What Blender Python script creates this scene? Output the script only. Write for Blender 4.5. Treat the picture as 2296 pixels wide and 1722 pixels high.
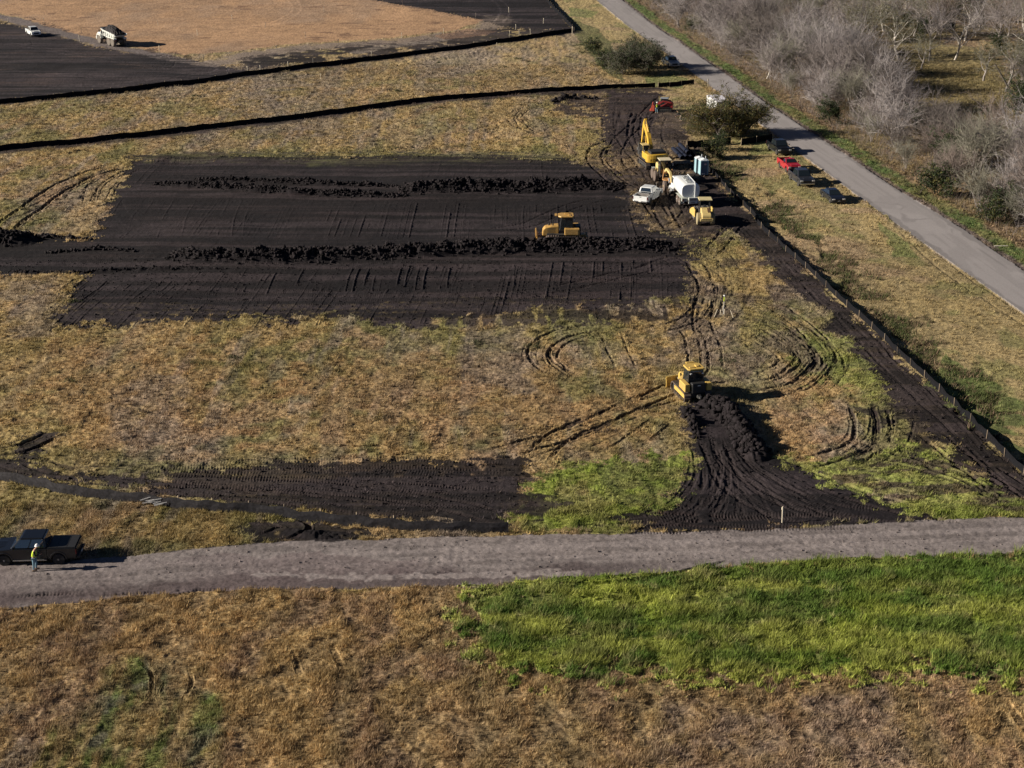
import bpy, bmesh, math, random
import numpy as np
from mathutils import Vector, Matrix

for o in list(bpy.data.objects):
    bpy.data.objects.remove(o)
SC = bpy.context.scene
COL = SC.collection
rnd = random.Random(7)
NR = np.random.default_rng(11)

# ------------------------------------------------------------------ camera
CF = 3400.0                                   # focal length in px of a 2296 px wide frame
CP = math.atan(1311 / CF)                     # pitch below the horizon
CH = math.cos(CP) / .01925                    # height above the field
cam_d = bpy.data.cameras.new('camera')
cam = bpy.data.objects.new('camera', cam_d)
COL.objects.link(cam)
cam.location = (0, 0, CH)
cam.rotation_euler = (math.pi / 2 - CP, 0, 0)
cam_d.sensor_fit = 'HORIZONTAL'
cam_d.sensor_width = 36
cam_d.lens = 36 * CF / 2296
cam_d.clip_start = 1
cam_d.clip_end = 6000
SC.camera = cam
SC.render.resolution_x = 1024
SC.render.resolution_y = 768

# ------------------------------------------------------------------ world and sun
SUN_EL = math.radians(21)
SHADOW = math.radians(5)                      # compass direction in which shadows fall (0 = +X)
wd = bpy.data.worlds.new('World')
SC.world = wd
wd.use_nodes = True
nt = wd.node_tree
nt.nodes.clear()
sky = nt.nodes.new('ShaderNodeTexSky')
sky.sky_type = 'NISHITA'
sky.sun_disc = False
sky.air_density = .30
sky.dust_density = .05
sky.altitude = 3000
sky.sun_elevation = SUN_EL
sx, sy = -math.cos(SHADOW), -math.sin(SHADOW)  # towards the sun
sky.sun_rotation = math.atan2(sx, sy)
bg = nt.nodes.new('ShaderNodeBackground')
bg.inputs['Strength'].default_value = .05
wo = nt.nodes.new('ShaderNodeOutputWorld')
nt.links.new(sky.outputs[0], bg.inputs['Color'])
nt.links.new(bg.outputs[0], wo.inputs['Surface'])
sd = bpy.data.lights.new('sun', 'SUN')
sd.energy = 5
sd.angle = math.radians(.5)
sd.color = (1, .9, .76)
sun = bpy.data.objects.new('sun', sd)
COL.objects.link(sun)
sv = Vector((sx * math.cos(SUN_EL), sy * math.cos(SUN_EL), math.sin(SUN_EL)))
sun.rotation_euler = sv.to_track_quat('Z', 'Y').to_euler()
SC.view_settings.view_transform = 'Standard'
SC.view_settings.look = 'None'
SC.view_settings.exposure = .76
SC.view_settings.gamma = 1

# ------------------------------------------------------------------ helpers: pixels to ground
cP, sP = math.cos(CP), math.sin(CP)


def P(x, y, z=0.0):
    "a point of the 2296 x 1722 photograph -> the ground (or height z)"
    u, v = (x - 1148) / CF, (y - 861) / CF
    d = (u, cP - v * sP, -sP - v * cP)
    t = (z - CH) / d[2]
    return Vector((d[0] * t, d[1] * t, z))


K = 2296 / 2212


def D(x, y, z=0.0):
    return P(x * K, y * K, z)


def to_px(X, Y):
    "world ground -> 2212-wide pixel coordinates (numpy)"
    zc = Y * cP + CH * sP
    u = X / zc
    v = (CH * cP - Y * sP) / zc
    return (u * CF + 1148) / K, (v * CF + 861) / K


# ------------------------------------------------------------------ helpers: noise
TAB = np.random.default_rng(3).random((512, 512)).astype(np.float32)


def vnoise(x, y, off=0):
    x = x + off * 17.31 + 1000.0
    y = y + off * 31.77 + 1000.0
    xi = np.floor(x); yi = np.floor(y)
    fx = (x - xi).astype(np.float32); fy = (y - yi).astype(np.float32)
    xi = xi.astype(np.int64) & 511; yi = yi.astype(np.int64) & 511
    x1 = (xi + 1) & 511; y1 = (yi + 1) & 511
    fx = fx * fx * (3 - 2 * fx); fy = fy * fy * (3 - 2 * fy)
    a = TAB[yi, xi]; b = TAB[yi, x1]; c = TAB[y1, xi]; d = TAB[y1, x1]
    return (a + (b - a) * fx) + ((c + (d - c) * fx) - (a + (b - a) * fx)) * fy


def fbm(x, y, sc, octv=3, off=0):
    "0..1, feature size sc metres"
    v = 0; a = 1; t = 0
    for i in range(octv):
        v = v + a * vnoise(x / sc * 2 ** i, y / sc * 2 ** i, off + i * 3.7)
        t += a; a *= .55
    return v / t


def sstep(a, b, x):
    t = np.clip((x - a) / (b - a), 0, 1)
    return t * t * (3 - 2 * t)


# ------------------------------------------------------------------ helpers: materials
MATS = {}


def mat(name, col, rough=.5, metal=0., spec=.5, dirt=0., dcol=(.11, .085, .06), dscale=2.5, coat=0., var=.12, emis=None):
    if name in MATS: return MATS[name]
    m = bpy.data.materials.new(name)
    m.use_nodes = True
    n = m.node_tree; b = n.nodes['Principled BSDF']
    b.inputs['Roughness'].default_value = rough
    b.inputs['Metallic'].default_value = metal
    b.inputs['Specular IOR Level'].default_value = spec
    b.inputs['Coat Weight'].default_value = coat
    tc = n.nodes.new('ShaderNodeTexCoord')
    nz = n.nodes.new('ShaderNodeTexNoise')
    nz.inputs['Scale'].default_value = dscale
    nz.inputs['Detail'].default_value = 5
    n.links.new(tc.outputs['Object'], nz.inputs['Vector'])
    mr = n.nodes.new('ShaderNodeMapRange')
    mr.inputs['From Min'].default_value = .3; mr.inputs['From Max'].default_value = .7
    mr.inputs['To Min'].default_value = 1 - var; mr.inputs['To Max'].default_value = 1 + var
    n.links.new(nz.outputs['Fac'], mr.inputs['Value'])
    mx = n.nodes.new('ShaderNodeMix'); mx.data_type = 'RGBA'; mx.blend_type = 'MULTIPLY'
    mx.inputs[0].default_value = 1
    mx.inputs[6].default_value = (*col, 1)
    n.links.new(mr.outputs[0], mx.inputs[7])
    out = mx.outputs[2]
    if dirt > 0:
        n2 = n.nodes.new('ShaderNodeTexNoise'); n2.inputs['Scale'].default_value = dscale * 2.3; n2.inputs['Detail'].default_value = 6
        n.links.new(tc.outputs['Object'], n2.inputs['Vector'])
        r2 = n.nodes.new('ShaderNodeMapRange')
        r2.inputs['From Min'].default_value = .62 - dirt * .4; r2.inputs['From Max'].default_value = .78
        r2.inputs['To Max'].default_value = min(1, dirt + .25)
        n.links.new(n2.outputs['Fac'], r2.inputs['Value'])
        m2 = n.nodes.new('ShaderNodeMix'); m2.data_type = 'RGBA'
        n.links.new(r2.outputs[0], m2.inputs[0]); n.links.new(out, m2.inputs[6])
        m2.inputs[7].default_value = (*dcol, 1)
        out = m2.outputs[2]
    n.links.new(out, b.inputs['Base Color'])
    MATS[name] = m
    return m


def mat_attr(name, rough=.95, f1=7., f2=28., amp=.35, bump=.5, bd=.03, spec=.2, trans=0.):
    "material whose colour is the mesh's own Col attribute times fine procedural grain"
    m = bpy.data.materials.new(name); m.use_nodes = True
    n = m.node_tree; b = n.nodes['Principled BSDF']
    b.inputs['Roughness'].default_value = rough
    b.inputs['Specular IOR Level'].default_value = spec
    at = n.nodes.new('ShaderNodeAttribute'); at.attribute_name = 'Col'
    ge = n.nodes.new('ShaderNodeNewGeometry')
    out = at.outputs['Color']
    if amp > 0:
        n1 = n.nodes.new('ShaderNodeTexNoise'); n1.inputs['Scale'].default_value = f1; n1.inputs['Detail'].default_value = 6; n1.inputs['Roughness'].default_value = .7
        n.links.new(ge.outputs['Position'], n1.inputs['Vector'])
        mr = n.nodes.new('ShaderNodeMapRange')
        mr.inputs['From Min'].default_value = .3; mr.inputs['From Max'].default_value = .7
        mr.inputs['To Min'].default_value = 1 - amp; mr.inputs['To Max'].default_value = 1 + amp
        n.links.new(n1.outputs['Fac'], mr.inputs['Value'])
        mx = n.nodes.new('ShaderNodeMix'); mx.data_type = 'RGBA'; mx.blend_type = 'MULTIPLY'; mx.inputs[0].default_value = 1
        n.links.new(out, mx.inputs[6]); n.links.new(mr.outputs[0], mx.inputs[7])
        out = mx.outputs[2]
        if bump > 0:
            n2 = n.nodes.new('ShaderNodeTexNoise'); n2.inputs['Scale'].default_value = f2; n2.inputs['Detail'].default_value = 4
            n.links.new(ge.outputs['Position'], n2.inputs['Vector'])
            bp = n.nodes.new('ShaderNodeBump'); bp.inputs['Strength'].default_value = bump; bp.inputs['Distance'].default_value = bd
            n.links.new(n2.outputs['Fac'], bp.inputs['Height'])
            n.links.new(bp.outputs[0], b.inputs['Normal'])
    n.links.new(out, b.inputs['Base Color'])
    if trans > 0:
        tr = n.nodes.new('ShaderNodeBsdfTranslucent'); n.links.new(out, tr.inputs['Color'])
        ms = n.nodes.new('ShaderNodeMixShader'); ms.inputs[0].default_value = trans
        n.links.new(b.outputs[0], ms.inputs[1]); n.links.new(tr.outputs[0], ms.inputs[2])
        n.links.new(ms.outputs[0], n.nodes['Material Output'].inputs['Surface'])
    return m


# ------------------------------------------------------------------ helpers: objects
def np_mesh(name, V, Fc, nper, col=None, smooth=False):
    V = np.ascontiguousarray(V, np.float32); Fc = np.ascontiguousarray(Fc, np.int32)
    me = bpy.data.meshes.new(name)
    me.vertices.add(len(V)); me.vertices.foreach_set('co', V.ravel())
    me.loops.add(Fc.size); me.loops.foreach_set('vertex_index', Fc.ravel())
    me.polygons.add(len(Fc)); me.polygons.foreach_set('loop_start', np.arange(0, Fc.size, nper, dtype=np.int32))
    if col is not None:
        a = me.attributes.new('Col', 'FLOAT_COLOR', 'POINT')
        c = np.ones((len(V), 4), np.float32); c[:, :3] = col
        a.data.foreach_set('color', c.ravel())
    me.update(calc_edges=True)
    if smooth: me.polygons.foreach_set('use_smooth', np.ones(len(Fc), bool))
    return me


def link(name, me, material=None, parent=None, loc=None):
    o = bpy.data.objects.new(name, me); COL.objects.link(o)
    if material is not None:
        me.materials.clear(); me.materials.append(material)
    if parent is not None: o.parent = parent
    if loc is not None: o.location = loc
    return o


def tag(o, label=None, cat=None, group=None, kind=None):
    if label: o['label'] = label
    if cat: o['category'] = cat
    if group: o['group'] = group
    if kind: o['kind'] = kind
    return o


def empty(name, loc=(0, 0, 0), rz=0, label=None, cat=None, group=None):
    o = bpy.data.objects.new(name, None); COL.objects.link(o)
    o.empty_display_size = .3
    o.location = loc; o.rotation_euler = (0, 0, rz)
    return tag(o, label, cat, group)


def copy_tree(o, parent=None):
    c = o.copy(); COL.objects.link(c); c.parent = parent
    for ch in list(o.children): copy_tree(ch, c)
    return c


class MB:
    "collects shapes, then links them as one mesh object"
    def __init__(s): s.v = []; s.f = []

    def add(s, vs, fs):
        b = len(s.v); s.v += [tuple(v) for v in vs]; s.f += [tuple(b + i for i in f) for f in fs]
        return s

    def box(s, c, d, rot=None, top=(1, 1)):
        vs = []
        for z in (-.5, .5):
            k = top if z > 0 else (1, 1)
            for x, y in ((-.5, -.5), (.5, -.5), (.5, .5), (-.5, .5)):
                p = Vector((x * d[0] * k[0], y * d[1] * k[1], z * d[2]))
                if rot is not None: p = rot @ p
                vs.append(p + Vector(c))
        return s.add(vs, [(3, 2, 1, 0), (4, 5, 6, 7), (0, 1, 5, 4), (1, 2, 6, 5), (2, 3, 7, 6), (3, 0, 4, 7)])

    def prism(s, pts, y0, y1, k1=None):
        "profile in x,z extruded along y"
        n = len(pts)
        a = [(p[0], y0, p[1]) for p in pts]; b = [(p[0], y1, p[1]) for p in pts]
        area = sum(pts[i][0] * pts[(i + 1) % n][1] - pts[(i + 1) % n][0] * pts[i][1] for i in range(n))
        fl = area > 0
        fa = tuple(range(n)) if fl else tuple(range(n - 1, -1, -1))
        fb = tuple(n + i for i in (range(n - 1, -1, -1) if fl else range(n)))
        fs = [fa, fb]
        for i in range(n):
            j = (i + 1) % n
            fs.append((j, i, n + i, n + j) if fl else (i, j, n + j, n + i))
        return s.add(a + b, fs)

    def prismz(s, pts, z0, z1):
        "plan outline in x,y extruded along z"
        n = len(pts)
        area = sum(pts[i][0] * pts[(i + 1) % n][1] - pts[(i + 1) % n][0] * pts[i][1] for i in range(n))
        if area < 0: pts = pts[::-1]
        a = [(p[0], p[1], z0) for p in pts]; b = [(p[0], p[1], z1) for p in pts]
        fs = [tuple(range(n - 1, -1, -1)), tuple(range(n, 2 * n))]
        for i in range(n):
            j = (i + 1) % n; fs.append((i, j, n + j, n + i))
        return s.add(a + b, fs)

    def hexa(s, bot, top):
        return s.add(list(bot) + list(top), [(3, 2, 1, 0), (4, 5, 6, 7), (0, 1, 5, 4), (1, 2, 6, 5), (2, 3, 7, 6), (3, 0, 4, 7)])

    def cyl(s, p, q, r, r2=None, n=16, cap=True):
        p = Vector(p); q = Vector(q); r2 = r if r2 is None else r2
        d = (q - p).normalized(); a = d.orthogonal().normalized(); b = d.cross(a)
        vs = []
        for c, rr in ((p, r), (q, r2)):
            for i in range(n):
                t = 2 * math.pi * i / n
                vs.append(c + (a * math.cos(t) + b * math.sin(t)) * rr)
        fs = [(i, (i + 1) % n, n + (i + 1) % n, n + i) for i in range(n)]
        if cap: fs += [tuple(range(n - 1, -1, -1)), tuple(range(n, 2 * n))]
        return s.add(vs, fs)

    def lathe(s, prof, c, axis='y', n=24):
        "prof: (distance along the axis, radius)"
        c = Vector(c); vs = []
        for h, r in prof:
            for i in range(n):
                t = 2 * math.pi * i / n; u, w = math.cos(t) * r, math.sin(t) * r
                if axis == 'y': vs.append(c + Vector((u, h, w)))
                elif axis == 'z': vs.append(c + Vector((u, w, h)))
                else: vs.append(c + Vector((h, u, w)))
        m = len(prof); fs = []
        for k in range(m - 1):
            for i in range(n):
                j = (i + 1) % n; fs.append((k * n + i, (k + 1) * n + i, (k + 1) * n + j, k * n + j))
        fs += [tuple(range(n)), tuple((m - 1) * n + i for i in range(n - 1, -1, -1))]
        return s.add(vs, fs)

    def tube(s, pts, r, n=8):
        for a, b in zip(pts[:-1], pts[1:]): s.cyl(a, b, r, n=n)
        return s

    def slab(s, c00, c10, c11, c01, u0, u1, v0, v1, off=.006, th=.03):
        "thin pane lying on a quad face (corners counter-clockwise seen from outside)"
        c = [Vector(q) for q in (c00, c10, c11, c01)]
        nrm = (c[1] - c[0]).cross(c[3] - c[0]).normalized()

        def at(u, v): return (c[0] * (1 - u) + c[1] * u) * (1 - v) + (c[3] * (1 - u) + c[2] * u) * v
        q = [at(u0, v0), at(u1, v0), at(u1, v1), at(u0, v1)]
        return s.hexa([p - nrm * th for p in q], [p + nrm * off for p in q])

    def build(s, name, material, parent=None, bevel=0, smooth=False, recalc=True):
        me = bpy.data.meshes.new(name); me.from_pydata(s.v, [], s.f)
        if recalc:
            bm = bmesh.new(); bm.from_mesh(me); bmesh.ops.recalc_face_normals(bm, faces=bm.faces); bm.to_mesh(me); bm.free()
        o = link(name, me, material, parent)
        if bevel:
            md = o.modifiers.new('bevel', 'BEVEL'); md.width = bevel; md.segments = 2; md.limit_method = 'ANGLE'
            md.angle_limit = math.radians(35)
        if smooth:
            me.polygons.foreach_set('use_smooth', np.ones(len(me.polygons), bool))
        return o


# ------------------------------------------------------------------ the ground: one fan-shaped grid of the field
yy = np.concatenate([[9000, 5200, 3300], np.linspace(-235, -45, 30), np.linspace(-40, 1770, 1400), [1830, 1920, 2100, 2500, 3300]])
rowsY = []
for q in yy:
    rowsY.append(q if q > 3000 and q < 9001 and len(rowsY) < 3 else P(1148, q).y)
rowsY = np.array(rowsY)                       # far -> near
rowsY = rowsY[np.argsort(-rowsY)]
inner = np.concatenate([np.linspace(-.56, -.43, 90)[:-1], np.linspace(-.43, .43, 1700), np.linspace(.43, .56, 90)[1:]])
tanX = np.concatenate([[-4, -2.4, -1.5, -1, -.8, -.65], inner, [.65, .8, 1, 1.5, 2.4, 4]])
NRW, NCL = len(rowsY), len(tanX)
Yg = np.repeat(rowsY[:, None], NCL, 1).astype(np.float64)
Xg = Yg * tanX[None, :]
X = Xg.ravel(); Y = Yg.ravel(); NV = len(X)
KT = 1.0

w1 = fbm(X, Y, 3.0, 3, 1) - .5
w2 = fbm(X, Y, 3.0, 3, 5) - .5
Xw = X + w1 * 1.6; Yw = Y + w2 * 2.6
qx, qy = to_px(Xw, Yw)
px, py = to_px(X, Y)
ok = (Y < 1500)


def inpoly(pts, warp=True, jit=0):
    ax, ay = (qx, qy) if warp else (px, py)
    if jit: ax = ax + JX * jit; ay = ay + JY * jit
    pts = np.array(pts, float)
    x0, y0 = pts.min(0); x1, y1 = pts.max(0)
    idx = np.nonzero((ax >= x0) & (ax <= x1) & (ay >= y0) & (ay <= y1) & ok)[0]
    a = ax[idx]; b = ay[idx]; ins = np.zeros(len(idx), bool)
    n = len(pts)
    for i in range(n):
        xa, ya = pts[i]; xb, yb = pts[(i + 1) % n]
        if ya == yb: continue
        c = ((ya > b) != (yb > b)) & (a < (xb - xa) * (b - ya) / (yb - ya) + xa)
        ins ^= c
    m = np.zeros(NV, bool); m[idx[ins]] = True
    return m


def dline(pts, pad, warp=0.0, smoothed=True):
    "distance and run length along a polyline given in 2212 px; only within pad metres"
    w = [D(*p) for p in pts]
    if smoothed and len(w) > 2:
        out = []
        for i in range(len(w) - 1):
            p0 = w[max(i - 1, 0)]; p1 = w[i]; p2 = w[i + 1]; p3 = w[min(i + 2, len(w) - 1)]
            for k in range(6):
                t = k / 6
                out.append(.5 * ((2 * p1) + (p2 - p0) * t + (2 * p0 - 5 * p1 + 4 * p2 - p3) * t * t + (3 * p1 - p0 - 3 * p2 + p3) * t ** 3))
        out.append(w[-1]); w = out
    ax = X + w1 * warp; ay = Y + w2 * warp
    best = np.full(NV, 1e9, np.float32); run = np.zeros(NV, np.float32); L = 0
    W_ = np.array([(p.x, p.y) for p in w])
    # restrict rows (sorted by Y) to the line's depth range
    r0 = np.searchsorted(-rowsY, -(W_[:, 1].max() + pad + 1)); r1 = np.searchsorted(-rowsY, -(W_[:, 1].min() - pad - 1))
    s0, s1 = r0 * NCL, min(r1 + 1, NRW) * NCL
    for i in range(len(w) - 1):
        a = W_[i]; b = W_[i + 1]; dx, dy = b - a; l2 = dx * dx + dy * dy + 1e-9; l = math.sqrt(l2)
        ra = max(s0 // NCL, np.searchsorted(-rowsY, -(max(a[1], b[1]) + pad + 1))); rb = min(NRW, np.searchsorted(-rowsY, -(min(a[1], b[1]) - pad - 1)) + 1)
        t0, t1 = ra * NCL, rb * NCL
        if t1 <= t0: L += l; continue
        gx = ax[t0:t1]; gy = ay[t0:t1]
        sel = np.nonzero((gx > min(a[0], b[0]) - pad) & (gx < max(a[0], b[0]) + pad))[0]
        if not len(sel): L += l; continue
        ux = gx[sel] - a[0]; uy = gy[sel] - a[1]
        t = np.clip((ux * dx + uy * dy) / l2, 0, 1)
        ex = ux - t * dx; ey = uy - t * dy
        side = np.sign(ux * dy - uy * dx); d = np.sqrt(ex * ex + ey * ey)
        gi = sel + t0
        bt = d < np.abs(best[gi])
        gi = gi[bt]; best[gi] = (d * np.where(side == 0, 1, side))[bt]; run[gi] = (L + t * l)[bt]
        L += l
    return best, run


C3 = lambda *c: np.array(c, np.float32)
TAN = C3(.365, .262, .118); TAN2 = C3(.32, .215, .125); GRY = C3(.235, .195, .165); OLV = C3(.17, .165, .06); DOLV = C3(.085, .095, .04)
GRN = C3(.135, .20, .04); BGRN = C3(.10, .22, .035); SOIL = C3(.0135, .0108, .0130); SOILB = C3(.027, .0188, .0195); MUD = C3(.075, .055, .046)
GRAV = C3(.235, .205, .20); GRAV2 = C3(.115, .09, .092); ASPH = C3(.30, .28, .282); CLAY = C3(.40, .25, .145); BROWN = C3(.20, .145, .10)

col = np.zeros((NV, 3), np.float32); Z = np.zeros(NV, np.float32); GH = np.ones(NV, np.float32)   # GH: grass height factor
rough = np.full(NV, 1.0, np.float32)


def mixc(m, c, k=1.0):
    global col
    m = np.asarray(m, np.float32) * k
    idx = np.nonzero(m > .004)[0]
    mm = m[idx, None]
    col[idx] = col[idx] * (1 - mm) + c * mm


def patch(pts, soft=1.1):
    "soft-edged ragged area around a polygon's middle"
    pts = np.array(pts, float); x0, y0 = pts.min(0); x1, y1 = pts.max(0)
    e = ((px - (x0 + x1) / 2) / (x1 - x0) * 2) ** 2 + ((py - (y0 + y1) / 2) / (y1 - y0) * 2) ** 2
    return sstep(1.25, .15, e + (nS - .5) * 2.2 * soft + (nG - .5) * 1.6 * soft) * ok


def setv(arr, m, v):
    m = np.asarray(m, np.float32)
    arr[:] = arr * (1 - m) + v * m


# noises reused everywhere
nA = fbm(X * 1.0, Y * .35, 7, 3, 20)          # long patches running away from the camera
nB = fbm(X, Y, 9, 3, 30)
nC = fbm(X * 1.0, Y * .22, 2.6, 2, 40)
nF = fbm(X, Y, .55, 3, 50)
nG = fbm(X, Y, 1.7, 2, 60)
nS = fbm(X, Y * .6, 3.4, 3, 70)
SPX = CF / (Y * cP + CH * sP) / K
JX = ((nG - .5) * 2.4 + (nF - .5) * 2 + (NR.random(NV) - .5) * .9) * SPX
JY = ((nG[::-1] - .5) * 2.4 + (vnoise(X / .5, Y / .5, 51) - .5) * 2 + (NR.random(NV) - .5) * .9) * SPX * .42

# default: dry mown field
col[:] = TAN
mixc(sstep(.52, .66, nA), GRY, .75)
mixc(sstep(.52, .64, nB), OLV, .7)
mixc(sstep(.60, .70, nC), GRY, .5)
mixc(sstep(.62, .72, nC[::-1]) * 0, OLV)
mixc(sstep(.60, .72, nG), DOLV, .38)
mixc(sstep(.50, .64, fbm(X * .8, Y * .3, 5, 3, 33)) * (Y < 260), OLV * 1.1, .5)
mixc(sstep(.58, .72, nS), TAN2 * 1.15, .7)
stk1 = fbm(X * 1.0 + (nB - .5) * 1.5, Y * .04, 1.1, 3, 72)
stk2 = fbm(X, Y * .05, 3.8, 2, 73)
mixc(sstep(.52, .66, stk1) * sstep(.35, .6, nS), GRY * 1.05, .55)
mixc(sstep(.54, .66, stk2), TAN * 1.12, .5)
mixc(sstep(.60, .70, stk2[::1] * .5 + nB * .5), OLV, .35)
far = sstep(210, 300, Y)
mixc(far, C3(.30, .23, .14), .35)

# near field under the gravel road: orange seed heads
near = inpoly([(-300, 1300), (170, 1290), (340, 1280), (600, 1268), (1010, 1268), (2400, 1180), (2700, 2600), (-600, 2600)])
mixc(near, C3(.37, .245, .115), .75)
mixc(near * sstep(.50, .64, nS), C3(.25, .17, .115), .7)
mixc(near * sstep(.5, .66, stk1), C3(.20, .16, .085), .5)
mixc(near * sstep(.55, .7, nF), C3(.43, .30, .15), .5)
# grey-brown ragged corner, lower right
m = patch([(1500, 1480), (1900, 1500), (2300, 1470), (2400, 2000), (1300, 2000)]); mixc(m * sstep(.48, .6, nA), C3(.27, .20, .16), .8)
m = patch([(-200, 1540), (60, 1500), (150, 1560), (170, 1720), (-200, 1800)]); mixc(m * sstep(.42, .55, nG), GRY * 1.05, .85)
# orange patches, middle field
for q in ([(700, 800), (900, 760), (1050, 830), (1350, 840), (1450, 880), (1480, 980), (1150, 1000), (900, 1000), (700, 960), (500, 930)],
          [(1640, 870), (1700, 820), (1800, 850), (1860, 900), (1850, 950), (1800, 975), (1680, 980), (1640, 930)],
          [(150, 760), (480, 720), (620, 800), (500, 860), (250, 940), (60, 980), (20, 900)]):
    m = patch(q); mixc(m, C3(.37, .225, .115), .55)
for q in ([(1000, 690), (1160, 690), (1160, 860), (1050, 840), (980, 760)], [(240, 820), (420, 800), (420, 960), (250, 960)],
          [(0, 590), (150, 592), (110, 700), (0, 720)], [(560, 100), (660, 100), (600, 200), (450, 230)], [(900, 80), (1100, 100), (1000, 160)], [(500, 230), (700, 200), (760, 300), (560, 310)]):
    m = patch(q); mixc(m, GRY, .6)
m = patch([(380, 700), (560, 690), (560, 900), (420, 860)]); mixc(m * sstep(.45, .6, nC), OLV, .8)
for q in ([(1580, 640), (1700, 640), (1900, 860), (1900, 900), (1700, 860), (1620, 720)], [(1120, 830), (1300, 800), (1380, 860), (1200, 880)]):
    m = patch(q); mixc(m * sstep(.4, .56, nS), C3(.13, .145, .05), .6)

# green crops
green = inpoly([(1006, 1272), (1200, 1250), (1480, 1222), (1700, 1208), (2212, 1190), (2400, 1184), (2500, 1470), (2230, 1452), (2130, 1470), (2056, 1450), (1980, 1425), (1906, 1440), (1780, 1452), (1656, 1462), (1530, 1470), (1406, 1450), (1250, 1440), (1106, 1446), (1080, 1425), (1058, 1375), (1030, 1330)], jit=2.2)
mixc(green, C3(.24, .30, .045))
mixc(green * sstep(.45, .66, nS), C3(.235, .255, .075), .85)
mixc(green * sstep(.45, .7, nB), C3(.19, .21, .06), .6)
mixc(green * sstep(.56, .66, nG), C3(.055, .12, .02), .75)
mixc(green * sstep(.60, .70, nF), C3(.34, .32, .14), .7)
gx = fbm(X * .5 + Y * .1, Y * 1.6, 2.4, 3, 78)
mixc(green * sstep(.5, .64, gx), C3(.38, .41, .09), .75)
mixc(green * sstep(.46, .34, gx), C3(.09, .15, .025), .7)
mixc(green * inpoly([(1700, 1190), (2400, 1170), (2400, 1235), (1900, 1245), (1700, 1240)]) * 1.0, C3(.075, .13, .025), .55)
g2 = inpoly([(1100, 1152), (1118, 1095), (1140, 1040), (1200, 1006), (1330, 990), (1494, 982), (1498, 1012), (1482, 1058), (1442, 1093), (1380, 1108), (1330, 1125), (1380, 1146), (1240, 1150)], jit=.9)
g2b = inpoly([(1680, 975), (1780, 1000), (1900, 985), (1960, 950), (2080, 985), (2170, 1060), (2212, 1110), (2020, 1112), (1900, 1088), (1800, 1058), (1720, 1016)], jit=1.0)
g3 = inpoly([(2000, 1100), (2212, 1088), (2300, 1085), (2300, 1108), (2212, 1112), (2040, 1120)])
g4 = inpoly([(1700, 700), (1800, 720), (1860, 770), (1915, 850), (1880, 865), (1800, 830), (1700, 760)], jit=2)
for g, k in ((g2, 1), (g2b, .8), (g3, 1), (g4, .8)):
    mixc(g * sstep(.20, .34, nS) if g is not g4 else g * .6, C3(.22, .27, .05), k)
    mixc(g * sstep(.46, .62, nG), C3(.23, .235, .075), .8)
    mixc(g * sstep(.54, .68, nS), C3(.085, .115, .03), .6)
m = inpoly([(1850, 1000), (2200, 990), (2212, 1100), (1950, 1080), (1800, 1040)]); mixc(m * sstep(.50, .60, fbm(X * .5, Y * 2.2, 1.6, 2, 77)), SOILB * 1.6, .85); setv(GH, m * .0, 1)
# olive strip, lower left
m = patch([(90, 1430), (300, 1430), (480, 1430), (480, 1560), (480, 1900), (90, 1900), (90, 1600)], .6)
rw = .25 + .75 * sstep(.38, .58, fbm(X + Y * .1, Y * .14, 1.1, 3, 75)); m = np.clip(m * 2.6, 0, 1); mixc(m * rw, C3(.105, .135, .04), .95); mixc(m * rw * sstep(.52, .62, nG), C3(.24, .22, .20), .5); mixc(m * rw * sstep(.56, .66, nF), C3(.13, .18, .045), .6)

# verge between the fence and the tarred road
ROADL = [(1240, -45), (1285, -2), (1353, 54), (1420, 102), (1480, 146), (1547, 196), (1612, 246), (1678, 295), (1733, 336), (1799, 383), (1845, 418), (1888, 449), (1950, 494), (2060, 571), (2166, 645), (2212, 678), (2330, 760), (2700, 1016), (2950, 1190)]
ROADR = [(2950, 1072), (2700, 906), (2330, 664), (2212, 585), (2140, 536), (2080, 494), (1950, 416), (1888, 375), (1825, 333), (1777, 302), (1730, 271), (1696, 248), (1623, 200), (1551, 148), (1473, 95), (1407, 50), (1347, 2), (1300, -45)]
RL, RR = np.array(ROADL, float), np.array(ROADR[::-1], float)
ver = inpoly([(1200, 0), (1290, -8), (1420, 110), (1575, 232), (1702, 318), (1900, 462), (2212, 678), (2330, 760), (2700, 1016), (2700, 1160), (2350, 1140), (2212, 1015), (2000, 830), (1800, 650), (1650, 500), (1560, 400), (1500, 330), (1400, 200), (1260, 90)])
mixc(ver, C3(.34, .265, .13), .8)
mixc(ver * sstep(.52, .66, nS), C3(.19, .19, .075), .65)
mixc(ver * sstep(.56, .68, nB), C3(.33, .235, .15), .7)
dd, _ = dline([(1540, 340), (1600, 400), (1660, 440), (1720, 500), (1800, 560), (1870, 620), (1940, 690), (2020, 770), (2100, 850), (2180, 920), (2300, 1010)], 7, .0)
m = sstep(2.9, .8, np.abs(dd) + (nG - .5) * 5.5) * sstep(.30, .50, nS); ditch = m
mixc(m, C3(.115, .095, .06), .85); mixc(m * sstep(.48, .6, nS), C3(.075, .095, .035), .8)
Z -= .25 * m
m = inpoly([(2040, 760), (2212, 860), (2300, 960), (2300, 1020), (2150, 960), (2000, 850)]); mixc(m * sstep(.40, .54, nG), C3(.085, .12, .035), .85)
m = inpoly([(1230, 40), (1290, 60), (1330, 110), (1350, 180), (1300, 150), (1250, 90)]); mixc(m, C3(.10, .11, .045), .8)
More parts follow.
